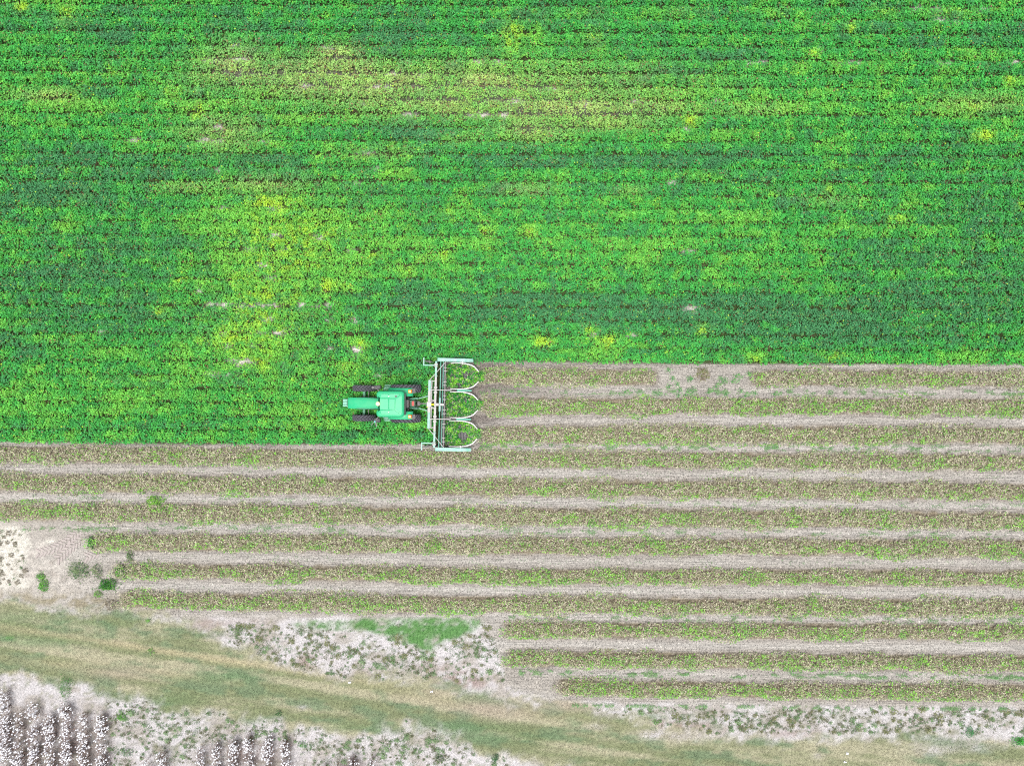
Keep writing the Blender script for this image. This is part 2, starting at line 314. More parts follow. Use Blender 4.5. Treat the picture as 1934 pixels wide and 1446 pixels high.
    sand = mixc(sand, alb(120, 128, 84), .7 * sstep(.5, .66, fbm(px / 22, py / 15, 5, 73)) * np.clip(blobs(px, py, [(300, 1390, 90, 50, .8), (760, 1390, 50, 16, .8), (850, 1330, 80, 30, .3), (1330, 1350, 90, 10, .7), (1560, 1355, 120, 10, .7), (1750, 1385, 130, 14, .9), (1400, 1380, 60, 10, .9), (640, 1420, 40, 30, .4), (520, 1350, 60, 12, .6)]), 0, 1))
    sand = mixc(sand, alb(148, 134, 130), .85 * np.clip(blobs(px, py, [(100, 1405, 110, 52, 1.2), (460, 1425, 90, 26, 1.0), (680, 1442, 60, 12, .7)]), 0, 1) * sstep(.35, .6, fbm(px / 9, py / 22, 3, 77)))
    c = mixc(sand, c, F)
    # cream sand at the left edge, sandy headland round it
    L = np.clip(blobs(px, py, [(10, 1030, 42, 34, 1.3), (8, 1085, 30, 28, .9), (50, 1100, 28, 14, .5), (95, 1022, 14, 6, .6), (-60, 1050, 80, 60, 1.2)]) * (.55 + .9 * fbm(px / 18, py / 14, 4, 79)), 0, 1)
    c = mixc(c, C_CREAM, .9 * sstep(.25, .85, L * (.4 + 1.2 * fbm(px / 9, py / 8, 4, 83))))
    c = mixc(c, alb(156, 146, 118), .85 * np.clip(blobs(px, py, [(60, 1130, 110, 16, .9), (150, 1140, 60, 12, .8), (200, 1140, 30, 12, .7)]), 0, 1) * sstep(.35, .6, fbm(px / 14, py / 9, 4, 80)))
    c = mixc(c, alb(222, 214, 203), .85 * np.clip(blobs(px, py, [(60, 1070, 70, 50, .9), (130, 1100, 60, 30, .5), (100, 1025, 40, 16, .6)]), 0, 1) * sstep(.46, .68, fbm(px / 15, py / 9, 5, 84)))
    c = mixc(c, alb(148, 136, 126), .5 * np.clip(blobs(px, py, [(70, 1070, 90, 50, 1)]), 0, 1) * sstep(.58, .72, fbm(px / 10, py / 8, 3, 86)))
    # --- grassy track and lush patch
    T = T * np.clip(1 - 1.0 * blobs(px, py, [(1230, 1385, 26, 7, .9), (1290, 1390, 50, 9, .8), (1760, 1415, 40, 10, .7), (1545, 1427, 10, 5, .8), (1840, 1412, 40, 8, .6), (1130, 1372, 20, 6, .5), (570, 1335, 10, 4, .6)]) * (0.5 + fbm(px / 12, py / 8, 3, 81)), 0, 1)
    c = mixc(c, track_color(px, py), T)
    G = np.clip(lush(px, py), 0, 1)
    c = mixc(c, C_LUSH, G)
    til = F * (1 - sstep(.3, .6, L)) * (1 - T) * (1 - G)
    til = til * sstep(60, 260, px + 3.2 * np.maximum(0, 985 - py))
    return c, til
LUSHB = [(800, 1190, 60, 26, 1.3), (850, 1183, 50, 18, 1.0), (760, 1182, 40, 16, .8), (810, 1215, 28, 16, .9), (600, 1179, 50, 10, 1.2), (655, 1182, 34, 10, .9), (720, 1185, 30, 12, .8), (705, 1172, 40, 8, .7), (880, 1172, 30, 9, .6), (15, 1205, 26, 8, .7), (1928, 1398, 14, 8, 1.0), (1830, 1380, 8, 9, .7)]
def lush(px, py): return .95 * sstep(.22, .92, np.minimum(blobs(px, py, LUSHB), .95) * (-.25 + .0 + 1.3 * fbm(px / 20, py / 12, 4, 90) + .8 * fbm(px / 5, py / 4, 2, 92))) * sstep(1161, 1171, py + 8 * (fbm(px / 9, py / 9, 2, 91) - .5))

# ------------------------------------------------------------------ ground sheet
STEP = 0.17
gx = np.concatenate([[-600, -250, -110, -60, -44], np.arange(-38, 38.01, STEP), [44, 60, 110, 250, 600]])
gy = np.concatenate([[-600, -250, -110, -55, -37], np.arange(-30.5, 30.01, STEP), [37, 55, 110, 250, 600]])
XX, YY = np.meshgrid(gx, gy)
PX, PY = pg(np.clip(XX, -44, 44), np.clip(YY, -37, 37))
def height(x, y):
    px, py = pg(x, y)
    z = .035 * (fbm(x * 1.3, y * 2.2, 3, 101) - .5)
    for i, (kn, x0, x1, hw) in enumerate(WINDROWS):
        if hw:
            z = z + .07 * np.exp(-((py - wrow_y(i, px)) / (hw * .8)) ** 2) * sstep(x0 - 10, x0 + 30, px) * ((1 - sstep(1225, 1250, px) * (1 - sstep(1405, 1430, px))) if i == 0 else 1)
    return z
ZZ = height(np.clip(XX, -44, 44), np.clip(YY, -37, 37))
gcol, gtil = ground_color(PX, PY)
far = (np.abs(XX) > 36.3) | (YY > 26.6)
gcol[far & ((YY > 1.3) | ((XX < 0) & (YY > -3.7)))] = alb(62, 122, 62)
ny, nx = XX.shape
idx = np.arange(nx * ny).reshape(ny, nx)
fc = np.stack([idx[:-1, :-1], idx[:-1, 1:], idx[1:, 1:], idx[1:, :-1]], -1).reshape(-1, 4)
gm = np_mesh("ground", np.stack([XX, YY, ZZ], -1).reshape(-1, 3), fc)
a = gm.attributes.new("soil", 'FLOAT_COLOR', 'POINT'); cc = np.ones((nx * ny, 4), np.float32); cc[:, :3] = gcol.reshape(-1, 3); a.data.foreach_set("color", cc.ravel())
a = gm.attributes.new("tilled", 'FLOAT', 'POINT'); a.data.foreach_set("value", gtil.ravel().astype(np.float32))
gm.polygons.foreach_set("use_smooth", np.ones(len(fc), bool))
tag(link("ground", gm, M_GROUND), kind='structure')

# ------------------------------------------------------------------ leaves
def leaf_quads(p, az, el, L, W, roll):
    d = np.stack([np.cos(el) * np.cos(az), np.cos(el) * np.sin(az), np.sin(el)], -1)
    s = np.stack([-np.sin(az) * np.cos(roll), np.cos(az) * np.cos(roll), np.sin(roll)], -1)
    L = L[:, None]; W = W[:, None]
    m = p + d * L * .5
    v = np.stack([p, m + s * W * .5, p + d * L, m - s * W * .5], 1)
    return v.reshape(-1, 3)
def quads(n): return np.arange(4 * n, dtype=np.int32).reshape(n, 4)
C_DK, C_MD, C_BR, C_YL, C_PL = lin(70, 140, 86), lin(66, 172, 72), lin(120, 194, 74), lin(180, 216, 58), lin(176, 198, 114)
C_BRN = lin(150, 118, 84)
LEAFK = 1.98
def crop_color(px, py, n, rowseed, srand):
    yel = np.clip(blobs(px, py, YEL) * (.25 + 1.5 * fbm(px / 11, py / 8, 4, 201)) * (.7 + .6 * srand), 0, 1.05)
    pal = np.clip(blobs(px, py, PALE) * (.1 + .9 * fbm(px / 22, py / 9 + rowseed, 3, 202) + .9 * vnoise(px / 70, np.full(n, rowseed * 11.0), 207)), 0, 1)
    drk = np.clip(blobs(px, py, DARK) * (.6 + .8 * fbm(px / 30, py / 12, 3, 203)), 0, 1)
    loc = fbm(px / 34 + rowseed * 13.7, py / 20, 4, 204)
    fine = fbm(px / 9, py / 7, 2, 205)
    g = .52 * loc + .42 * fine + .06 * (.5 + .9 * math.sin(rowseed * 9.7 + 1.0)) + .05 * (vnoise(px / 160 + rowseed * 7, np.zeros(n), 206) - .5) * 3
    c = mixc(np.broadcast_to(C_DK, (n, 3)), C_MD, sstep(.28, .56, g - .36 * drk + .05))
    c = mixc(c, C_BR, np.clip(.9 * sstep(.46, .74, g + .28 * yel - .25 * drk) + .8 * yel * (1 - drk), 0, .9))
    c = mixc(c, C_YL, np.clip(sstep(.40, 1.0, yel + .5 * (fine - .5)) + .22 * (srand > .96), 0, .95) * .9)
    c = mixc(c, C_PL, np.clip(1.1 * pal, 0, .8))
    return c, yel, pal
def mound_h(v, hc): return hc * (.12 + .88 * (1 - np.abs(2 * v) ** 3.0))

def crop_row(k, y0, y1, xa, xb, strong0, strong1, dens=46.0):
    """canopy of one planted row between the photo lines y0 and y1"""
    width = (y1 - y0) / S0
    xs0, xs1 = gp(xa, 0)[0], gp(xb, 0)[0]
    cell = dens ** -.5; nv = max(4, round(width / cell)); nxc = int((xs1 - xs0) / cell); n = nv * nxc
    jx, jv = np.meshgrid(np.arange(nxc), np.arange(nv))
    x = xs0 + (jx.ravel() + .5 * (jv.ravel() % 2) + rng.uniform(0, .9, n)) * cell; v = (jv.ravel() + rng.uniform(.05, .95, n)) / nv - .5
    px = CX + x * S0
    wob = (fbm(px / 40 + 31 * k, np.zeros(n), 3, 210 + k) - .5) * .16
    py = (y0 + y1) / 2 + (v + .35 * wob) * (y1 - y0) + SLOPE * (px - 900)
    pal = np.clip(blobs(px, py, PALE), 0, 1)
    e0 = .085 + strong0 + .16 * pal * fbm(px / 30, np.full(n, k * 3.3), 3, 220); e1 = .085 + strong1 + .16 * pal * fbm(px / 30, np.full(n, k * 5.1), 3, 221)
    keep = (v > -.5 + e0 * 1.4 * fbm(px / 12, np.full(n, k * 1.1), 2, 222)) & (v < .5 - e1 * 1.4 * fbm(px / 12, np.full(n, k * 2.7), 2, 223))
    hole = np.zeros(n)
    for (hx, hy, rx, ry) in HOLES:
        hole = np.maximum(hole, np.exp(-((px - hx) / rx) ** 2 - ((py - hy) / ry) ** 2))
    hn = fbm(px / 7, py / 5.5, 2, 230)
    keep &= hole < .42 + .5 * (hn - .5)
    keep &= rng.random(n) > .26 * pal * sstep(.35, .6, hn) + .16 * sstep(.62, .78, hn)
    x, v, px, py, hn = x[keep], v[keep], px[keep], py[keep], hn[keep]; n = len(x)
    y = (CY - py) / S0
    edge = np.clip(v, -.5, .5)
    hc = (.47 + .05 * math.sin(k * 2.3)) * (.72 + .56 * fbm(x * 1.7, y * 1.7, 3, 240))
    z = mound_h(edge, hc) + .14 * (fbm(x * 5.5, y * 5.5, 2, 241) - .5) + rng.normal(0, .02, n)
    sr = rng.random(n)
    c, yel, pal = crop_color(px, py, n, k * 0.71, sr)
    c = c * (rng.uniform(.84, 1.16, n) * (.70 + .60 * fbm(px / 5.5, py / 5, 2, 208)))[:, None]
    m = 9
    X = np.repeat(x, m); Y = np.repeat(y, m); Z = np.repeat(z, m); N = n * m
    az = rng.uniform(0, 2 * math.pi, N); r = rng.uniform(.0, .15, N)
    P = np.stack([X + np.cos(az) * r, Y + np.sin(az) * r, np.maximum(.03, Z - rng.uniform(0, .12, N) * (r / .06))], -1)
    el = rng.normal(.05, .42, N); L = rng.uniform(.07, .125, N); W = L * rng.uniform(.6, .9, N)
    C = np.repeat(c, m, 0)
    ind = rng.random(N)
    C = C * (1 + .42 * (rng.random(N)[:, None] - .5))
    br = (ind < .025 + .16 * np.repeat(pal, m))
    C[br] = C_BRN * rng.uniform(.6, 1.1, br.sum())[:, None]
    yl_ = (ind > .994); C[yl_] = C_YL
    # lower leaves in the shade of the canopy
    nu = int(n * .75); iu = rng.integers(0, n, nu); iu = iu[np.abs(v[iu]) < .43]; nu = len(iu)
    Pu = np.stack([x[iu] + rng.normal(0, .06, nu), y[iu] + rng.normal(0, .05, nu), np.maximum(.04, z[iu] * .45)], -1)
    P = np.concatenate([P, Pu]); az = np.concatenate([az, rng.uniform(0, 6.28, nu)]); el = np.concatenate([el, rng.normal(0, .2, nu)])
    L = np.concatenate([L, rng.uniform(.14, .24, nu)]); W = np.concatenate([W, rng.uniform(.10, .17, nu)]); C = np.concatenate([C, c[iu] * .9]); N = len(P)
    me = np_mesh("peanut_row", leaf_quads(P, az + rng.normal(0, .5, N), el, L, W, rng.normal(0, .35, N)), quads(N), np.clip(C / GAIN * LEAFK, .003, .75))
    return link("peanut_row", me, M_LEAF)

ORD = ['first', 'second', 'third', 'fourth', 'fifth', 'sixth', 'seventh', 'eighth', 'ninth', 'tenth', 'eleventh', 'twelfth', 'thirteenth', 'fourteenth', 'fifteenth', 'sixteenth', 'seventeenth', 'eighteenth', 'nineteenth', 'twentieth',
       'twenty-first', 'twenty-second', 'twenty-third', 'twenty-fourth', 'twenty-fifth', 'twenty-sixth', 'twenty-seventh', 'twenty-eighth', 'twenty-ninth', 'thirtieth', 'thirty-first', 'thirty-second']
STRONG = {9: .10, 11: .05, 13: .07, 15: .05, 16: .09, 17: .06, 18: .07, 23: .03, 25: .05, 27: .10, 29: .09}
XL, XR = -100, 2040
nl = len(LINES)
for k in range(2, nl - 1):
    up = nl - 2 - k                                  # rows counted from the dug ground
    o = crop_row(k, LINES[k], LINES[k + 1], XL, XR, STRONG.get(k, .0) * .45, STRONG.get(k + 1, 0.0) * .45)
    ym = LINES[k]
    look = ('thinned, yellowed peanut row' if 110 < ym < 235 else 'leafy peanut row, yellowed left of centre' if 360 < ym < 690 else 'dense green peanut row')
    tag(o, look + ', ' + ('nearest to the windrows' if up == 0 else ORD[up] + ' row up from the dug ground'), 'crop row', 'rows of standing peanut plants')
    o.name = 'peanut_row'
for k in range(6):
    xb = (872, 872, 872, 872, 872, 872)[k]
    o = crop_row(40 + k, NEAR[k] + .3, NEAR[k + 1] + .3, XL, 822, .01, .01 if k < 5 else .0)
    words = ['in line with the digger top end', 'just above the tractor', 'under the upper tractor wheels', 'under the lower tractor wheels', 'just below the tractor', 'bordering the first windrow'][k]
    tag(o, 'green peanut row still to be dug, ' + words, 'crop row', 'undug peanut rows ahead of the digger'); o.name = 'peanut_row'

# ------------------------------------------------------------------ windrows of dug vines
W_TAN, W_BRN, W_OLV, W_GRN, W_DKG, W_STR = lin(218, 209, 186), lin(164, 153, 130), lin(152, 172, 104), lin(136, 200, 74), lin(84, 152, 70), lin(234, 224, 204)
def vines(px, py, z, n, green, seed, topbrown=None, name="windrow", mul=1.8, fresh=0.0):
    """wilted leaves and stems lying in a heap"""
    x, y = gp(px, py)
    pn = fbm(px / 13, py / 8, 3, 300 + seed); p2 = fbm(px / 34 + 5, py / 15, 2, 301 + seed)
    g = np.clip(sstep(.50, .62, .5 * pn + .5 * p2 + green * .8), 0, 1)
    r = rng.random(n)
    C = np.empty((n, 3)); C[:] = W_BRN
    b = mixc(np.broadcast_to(W_BRN, (n, 3)), W_TAN, sstep(.3, .7, fbm(px / 5, py / 5, 2, 302 + seed)) * .75)
    b = mixc(b, W_OLV, np.clip(.30 + .6 * g, 0, 1) * (rng.random(n) < .80))
    gr = mixc(np.broadcast_to(W_GRN, (n, 3)), W_DKG, sstep(.45, .7, fbm(px / 7, py / 7, 2, 303 + seed)) * .6)
    isg = r < (.15 + .62 * g)
    C = np.where(isg[:, None], gr, b)
    if fresh: 
        fr = mixc(np.broadcast_to(lin(38, 142, 46), (n, 3)), lin(126, 202, 50), sstep(.4, .65, fbm(px / 5, py / 5, 3, 304 + seed)))
        C = np.where((rng.random(n) < fresh)[:, None], fr, C)
    if topbrown is not None:
        t = rng.random(n) < topbrown
        C[t] = W_BRN * .8
    stem = rng.random(n) < (.17 if not fresh else .08)
    C[stem] = W_STR * rng.uniform(.55, 1.0, stem.sum())[:, None]
    C = C * (.72 + .56 * fbm(px / 6, py / 5, 2, 305 + seed))[:, None]
    C = C * (rng.uniform(.68, 1.28, n) * np.where(rng.random(n) < .12, .38, 1.0))[:, None]
    L = np.where(stem, rng.uniform(.10, .26, n), rng.uniform(.055, .11, n)); W = np.where(stem, rng.uniform(.012, .02, n), L * rng.uniform(.5, .75, n))
    P = np.stack([x, y, z], -1)
    me = np_mesh(name, leaf_quads(P, rng.uniform(0, 2 * math.pi, n), rng.normal(.08, .45, n), L, W, rng.normal(0, .45, n)), quads(n), np.clip(C / GAIN * mul, .003, .8))
    return link(name, me, M_VINE)
def windrow(i, xa, xb, hw, green, seed, dens=410):
    n = int((xb - xa) * 3.0 * hw / S0 ** 2 * dens)
    px = rng.uniform(xa - 14, xb + 3, n); v = rng.uniform(-1.5, 1.5, n)
    e_up = 1.0 + .95 * (fbm(px / 55, np.full(n, seed * 7.7), 5, 320) - .5) * 2; e_dn = 1.0 + .95 * (fbm(px / 55, np.full(n, seed * 3.1), 5, 321) - .5) * 2
    end = np.minimum(1, np.minimum(sstep(xa - 20, xa + 20, px + 26 * (fbm(v * 3, px / 30, 2, 322) - .5)), 1 - sstep(xb - 14, xb + 6, px)) + .22)
    keep = (v > -e_up * end) & (v < e_dn * end) & (rng.random(n) < end) & ((fbm(px / 6, (v * hw) / 5 + seed * 9, 2, 323) < .70) | (np.abs(v) < .5))
    px, v, n = px[keep], v[keep], int(keep.sum())
    py = wrow_y(i, px) + v * hw + 5 * (fbm(px / 70, np.full(n, seed * 2.3), 3, 327) - .5)
    x, y = gp(px, py)
    z = .04 + .36 * np.clip(1 - (v / 1.1) ** 2, 0, 1) ** .8 * (.65 + .7 * fbm(x * 2, y * 2, 3, 324)) * rng.uniform(.35, 1.0, n) ** .5 + .12 * (fbm(x * 6, y * 6, 2, 325) - .5)
    tb = .14 * sstep(-.25, -1.0, v) * fbm(px / 40, np.full(n, seed * 1.7), 2, 326) * 1.6
    return vines(px, py, np.maximum(z, .03), n, green - .09 * sstep(-.2, -.9, v) + .02 * sstep(.1, .8, v), seed, tb)
WL = [(0, 905, 1236, 'top windrow of dug vines, from the digger to the bare gap', -.02), (0, 1424, 2040, 'top windrow of dug vines, right of the bare gap', .0),
      (2, 910, 2040, 'middle windrow trailing behind the digger, streaked bright green', .07), (3, 906, 2040, 'lowest of the three windrows trailing behind the digger', .0),
      (4, -100, 2040, 'first full-width windrow, just under the digger and the uncut rows', -.01), (5, -100, 2040, 'second full-width windrow below the digger', -.02), (6, -100, 2040, 'third full-width windrow, passing just above the white sand at the left edge', .0),
      (7, 172, 2040, 'windrow whose left end starts beside the tyre track', .0), (8, 220, 2040, 'windrow starting right of the grey-green weed bush, with dark green tufts', .05),
      (9, 228, 2040, 'windrow lying just above the bright green grass patch', .03), (10, 954, 2040, 'upper of the three short windrows at lower right', .06), (11, 960, 2040, 'middle of the three short windrows at lower right', .05), (12, 1054, 2040, 'lowest windrow, just above the white sand strip at right', .06)]
WINDROWS_OBJ = []
for j, (i, xa, xb, lab, gr) in enumerate(WL):
    o = windrow(i, xa, xb, WINDROWS[i][3] if i else 16, gr, j + 1)
    o.name = 'windrow'; tag(o, lab, 'windrow', 'windrows of dug peanut vines')

# ------------------------------------------------------------------ plants one can point at
def leafy(name, px, py, rx, ry, hgt, nleaf, c1, c2, lsz=.10, brown=0.0, seed=0):
    """a weed or small plant: real leaves through a rounded volume round a centre"""
    n = nleaf
    a = rng.uniform(0, 2 * math.pi, n); r = np.minimum(1.45, rng.random(n) ** .75 * (1 + .6 * (rng.random(n) > .86)))
    lob = .45 + 1.0 * fbm(np.cos(a) * 2.4 + seed * 3.1, np.sin(a) * 2.4, 3, 400 + seed)
    qx = r * lob * np.cos(a) * rx / S0; qy = r * lob * np.sin(a) * ry / S0
    z = .02 + hgt * (1 - (np.minimum(r, 1) * .95) ** 2) * rng.uniform(.35, 1, n)
    t = fbm(qx * 9 + seed, qy * 9, 2, 401 + seed)
    C = mixc(np.broadcast_to(np.asarray(c1), (n, 3)), np.asarray(c2), sstep(.35, .65, t)) * rng.uniform(.72, 1.28, n)[:, None]
    b = rng.random(n) < brown; C[b] = W_TAN * rng.uniform(.5, 1, b.sum())[:, None]
    L = rng.uniform(.6, 1.2, n) * lsz; W = L * rng.uniform(.4, .7, n)
    az = a + rng.normal(0, .8, n)
    me = np_mesh(name, leaf_quads(np.stack([qx, qy, z], -1), az, rng.normal(.15, .45, n), L, W, rng.normal(0, .4, n)), quads(n), np.clip(C / GAIN * 1.3, .003, .75))
    o = link(name, me, M_LEAF); x, y = gp(px, py); o.location = (float(x), float(y), 0)
    return o
G1, G2, G3, G4 = lin(64, 150, 50), lin(120, 196, 64), lin(92, 140, 82), lin(140, 168, 108)
BUSH = [('weed_bush', 205, 1103, 17, 12, .38, 700, lin(44, 122, 34), lin(98, 176, 50), .09, .03, 'round dark green weed bush on bare soil at left, above the windrow end'),
        ('weed_bush', 150, 1076, 21, 16, .28, 760, G3, G4, .08, .10, 'wide grey-green weed bush on the sandy headland at left'),
        ('weed_bush', 184, 1077, 11, 12, .28, 330, lin(84, 122, 80), G4, .08, .22, 'small grey-green bush touching the wide grey-green one'),
        ('weed_bush', 83, 1104, 9, 12, .26, 330, G1, G2, .09, .04, 'narrow bright green weed standing alone near the left edge'),
        ('weed_bush', 78, 1087, 8, 6, .18, 150, G1, G2, .08, .08, 'little green weed tuft just above the narrow bright green weed'),
        ('weed_bush', 186, 1121, 8, 6, .2, 170, G2, G4, .08, .08, 'small light green weed just below the round dark green bush'),
        ('weed_bush', 175, 1024, 6, 13, .34, 300, lin(40, 112, 62), lin(80, 160, 70), .09, .02, 'dark green plant at the left end of a windrow by the tyre track'),
        ('weed_bush', 230, 1078, 13, 12, .34, 430, lin(50, 128, 42), G2, .09, .08, 'green leafy plant heading the windrow right of the grey-green bushes'),
        ('weed_bush', 295, 945, 16, 9, .32, 420, G2, lin(150, 206, 80), .10, .06, 'light green weed growing out of a windrow onto the bare soil at left'),
        ('weed_bush', 247, 1048, 5, 12, .34, 200, lin(96, 132, 76), G4, .09, .2, 'thin upright weed standing on bare soil between two windrows at left'),
        ('weed_bush', 212, 1140, 13, 9, .22, 380, lin(120, 104, 88), lin(150, 136, 112), .08, .5, 'brown withered plant at the left end of the long windrow'),
        ('weed_bush', 450, 1188, 10, 11, .24, 300, lin(88, 138, 66), G4, .07, .12, 'green grass clump on the white sand below the long windrow'),
        ('weed_bush', 280, 1171, 5, 4, .12, 80, G1, G2, .06, 0, 'tiny bright green weed on the upper edge of the grass track'),
        ('weed_bush', 287, 1228, 7, 6, .14, 90, G3, G2, .07, .1, 'small weed in the middle of the pale grass track'),
        ('weed_bush', 1395, 1362, 7, 5, .2, 100, lin(84, 140, 40), lin(110, 176, 50), .07, .1, 'olive green tuft at the right end of the reddish grass strip'),
        ('weed_bush', 1238, 1362, 5, 5, .14, 80, lin(80, 160, 40), lin(110, 190, 60), .06, .0, 'tiny bright green weed on the reddish grass strip at lower right'),
        ('weed_bush', 1830, 1380, 7, 9, .24, 200, lin(76, 150, 90), lin(110, 172, 112), .08, .04, 'bluish green weed on the white sand at lower right'),
        ('weed_bush', 1925, 1398, 17, 8, .24, 330, lin(40, 160, 40), lin(74, 196, 60), .08, .02, 'vivid green weed mat at the lower right edge'),
        ('weed_bush', 573, 1404, 9, 6, .2, 170, lin(76, 146, 72), lin(116, 170, 92), .07, .06, 'round green weed on the white sand beside the second cotton block'),
        ('weed_bush', 527, 1345, 5, 5, .24, 110, lin(70, 112, 70), G3, .07, .1, 'dark green tuft on the lower edge of the track'),
        ('weed_bush', 831, 1432, 7, 8, .28, 170, lin(72, 104, 62), lin(110, 136, 84), .08, .2, 'dark olive tuft alone on the white sand at the bottom'),
        ('weed_bush', 935, 1428, 7, 6, .28, 170, lin(58, 112, 66), G3, .08, .08, 'dark green tuft at the bottom where the track meets the sand'),
        ('weed_bush', 125, 1298, 12, 20, .2, 420, lin(86, 152, 70), lin(120, 170, 96), .07, .08, 'tall green grass patch crossing the sand below the track at left'),
        ('weed_bush', 240, 1418, 14, 9, .22, 240, lin(70, 130, 70), lin(104, 156, 88), .07, .12, 'dark green weed right of the first cotton block'),
        ('weed_bush', 230, 1352, 9, 8, .2, 200, lin(84, 156, 56), G2, .07, .1, 'bright green weed just right of the first cotton block top')]
for s, b in enumerate(BUSH):
    o = leafy(b[0], *b[1:7], b[7], b[8], b[9], b[10], s); o.name = 'weed_bush'; tag(o, b[11], 'weed')
o = leafy('vine_heap', 1327, 706, 11.5, 11.5, .34, 480, lin(156, 140, 112), lin(160, 172, 104), .09, .35, 77); o.name = 'vine_heap'
tag(o, 'round heap of brown and green vines alone in the bare gap of the top windrow', 'vine heap')
seedl = [leafy('weed_seedling', 1302, 715, r1, r2, .14, nn, lin(96, 176, 92), lin(150, 206, 124), .075, .02, 60 + q) for q, (r1, r2, nn) in enumerate(((6, 6.5, 90), (9, 4, 90), (4.5, 5, 55), (10, 6, 120)))]
SPOT = [(1302, 716, 0), (1279, 725.5, 2), (1284, 736, 2), (1306, 737, 3), (1298, 744, 1), (1340, 738, 1), (1365, 717.5, 3), (1355, 727.5, 1), (1386, 719.5, 1), (1398, 738, 2), (1414, 706, 2), (1262, 730, 2), (1370, 744, 2), (1393, 710, 1), (1241, 742, 3), (1184, 740, 1), (1262, 698, 2), (1425, 742, 2), (1465, 743, 1), (1280, 746, 2), (1410, 745, 1), (1270, 714, 2)]
for q, (px, py, kd) in enumerate(SPOT):
    o = seedl[kd] if q in (0, ) else None
    if o is None or kd != 0:
        o = seedl[kd].copy(); COL.objects.link(o)
    x, y = gp(px, py); o.location = (float(x), float(y), 0); o.rotation_euler = (0, 0, float(rng.uniform(-.5, .5)) if kd in (1, 3) else float(rng.uniform(0, 6.28)))
    o.name = 'weed_seedling'; tag(o, 'small green weed on the bare soil in the gap of the top windrow', 'weed', 'small weeds in the bare windrow gap')
for kd in (1, 2, 3): bpy.data.objects.remove(seedl[kd])

# ------------------------------------------------------------------ uncountable ground cover
def cover(name, px, py, z, L, W, el, C, kind='stuff', m=None):
    n = len(px); x, y = gp(px, py)
    me = np_mesh(name, leaf_quads(np.stack([x, y, z], -1), rng.uniform(0, 2 * math.pi, n), el, L, W, rng.normal(0, .4, n)), quads(n), np.clip(C / GAIN, .003, .8))
    o = link(name, me, m or M_GRASS)
    if kind: o['kind'] = kind
    return o
# faint weeds in the soil strips between the windrows
bx, by, bc = [], [], []
STRIPS = [(2.5, 0, 2, .75, 905), (3.5, 3, 4, 1.0, 905), (5.5, 5, 6, .45, -100), (4.5, 4, 5, .12, -100), (6.5, 6, 7, .9, 40), (7.5, 7, 8, .10, 250), (9.5, 9, 10, .6, 960), (11.5, 11, 12, .9, 980), (8.5, 8, 9, .06, 250)]
for (q, i, j, w, x0) in STRIPS:
    n = int(26000 * w)
    px = rng.uniform(x0, 2040, n); py = (wrow_y(i, px) + wrow_y(j, px)) / 2 + rng.normal(0, 3.6, n) + 2 * (fbm(px / 60, np.zeros(n) + q, 2, 501) - .5)
    if q == 6.5: py = np.where(px < 300, 998 + rng.normal(0, 3, n), py)
    f = fbm(px / 15 + q * 31, py / 6, 3, 500)
    kp = (f > .56 - .03 * w) & (rng.random(n) < sstep(.54, .70, f) * .8 + .12)
    bx.append(px[kp]); by.append(py[kp])
n = 9000; px = rng.uniform(1080, 2040, n); py = 1331 + .008 * (px - 1100) + rng.normal(0, 2.2, n); kp = fbm(px / 18, py / 30, 3, 505) > .50; bx.append(px[kp]); by.append(py[kp])
px, py = np.concatenate(bx), np.concatenate(by); n = len(px)
C = mixc(np.broadcast_to(lin(120, 196, 112), (n, 3)), lin(170, 206, 140), fbm(px / 8, py / 5, 2, 506)) * rng.uniform(.8, 1.6, n)[:, None]
cover("strip_weeds", px, py, np.full(n, .03) + rng.uniform(0, .06, n), rng.uniform(.03, .075, n), rng.uniform(.015, .04, n), rng.normal(.2, .3, n), C, m=M_LEAF)
# short grass on the track and the lush patch
n = 190000
px = rng.uniform(-110, 2050, n); py = rng.uniform(1110, 1500, n)
T = track_mask(px, py); G = lush(px, py)
kp = rng.random(n) < np.maximum(T * .85, G ** 1.4); px, py, G = px[kp], py[kp], G[kp]; n = len(px)
C = track_color(px, py) * GAIN * 1.02
C = mixc(C, lin(100, 178, 74), G * (.5 + .5 * fbm(px / 14, py / 9, 3, 511))); C = mixc(C, lin(44, 138, 52), .8 * G * sstep(.42, .6, fbm(px / 18, py / 10, 4, 512)))
C = C * rng.uniform(.6, 1.4, n)[:, None]
cover("track_grass", px, py, np.full(n, .0), rng.uniform(.04, .085, n), rng.uniform(.02, .04, n), rng.uniform(.15, 1.0, n), C)
# tufts on the sand : the largest are single things, the rest uncountable
def tuft_mesh(seed, n, r, c1, c2):
    a = rng.uniform(0, 6.28, n); q = r * rng.random(n) ** .9 * (.7 + .5 * fbm(np.cos(a) * 1.5 + seed, np.sin(a) * 1.5, 2, 520))
    C = mixc(np.broadcast_to(c1, (n, 3)), c2, rng.random(n)) * rng.uniform(.7, 1.25, n)[:, None]
    P = np.stack([q * np.cos(a), q * np.sin(a), .01 + .08 * (1 - q / r / 1.25).clip(0, 1) * rng.random(n)], -1)
    L = rng.uniform(.05, .10, n)
    return np_mesh("grass_tuft", leaf_quads(P, a + rng.normal(0, .6, n), rng.uniform(.0, .8, n), L, L * rng.uniform(.25, .5, n), rng.normal(0, .4, n)), quads(n), np.clip(C / GAIN * 2.1, .003, .75))
TM = [tuft_mesh(q, 95, .17, lin(104, 108, 74), lin(146, 150, 104)) for q in range(4)] + [tuft_mesh(9 + q, 95, .17, lin(92, 128, 84), lin(140, 164, 116)) for q in range(3)] + [tuft_mesh(20 + q, 80, .16, lin(110, 104, 92), lin(148, 140, 120)) for q in range(3)]
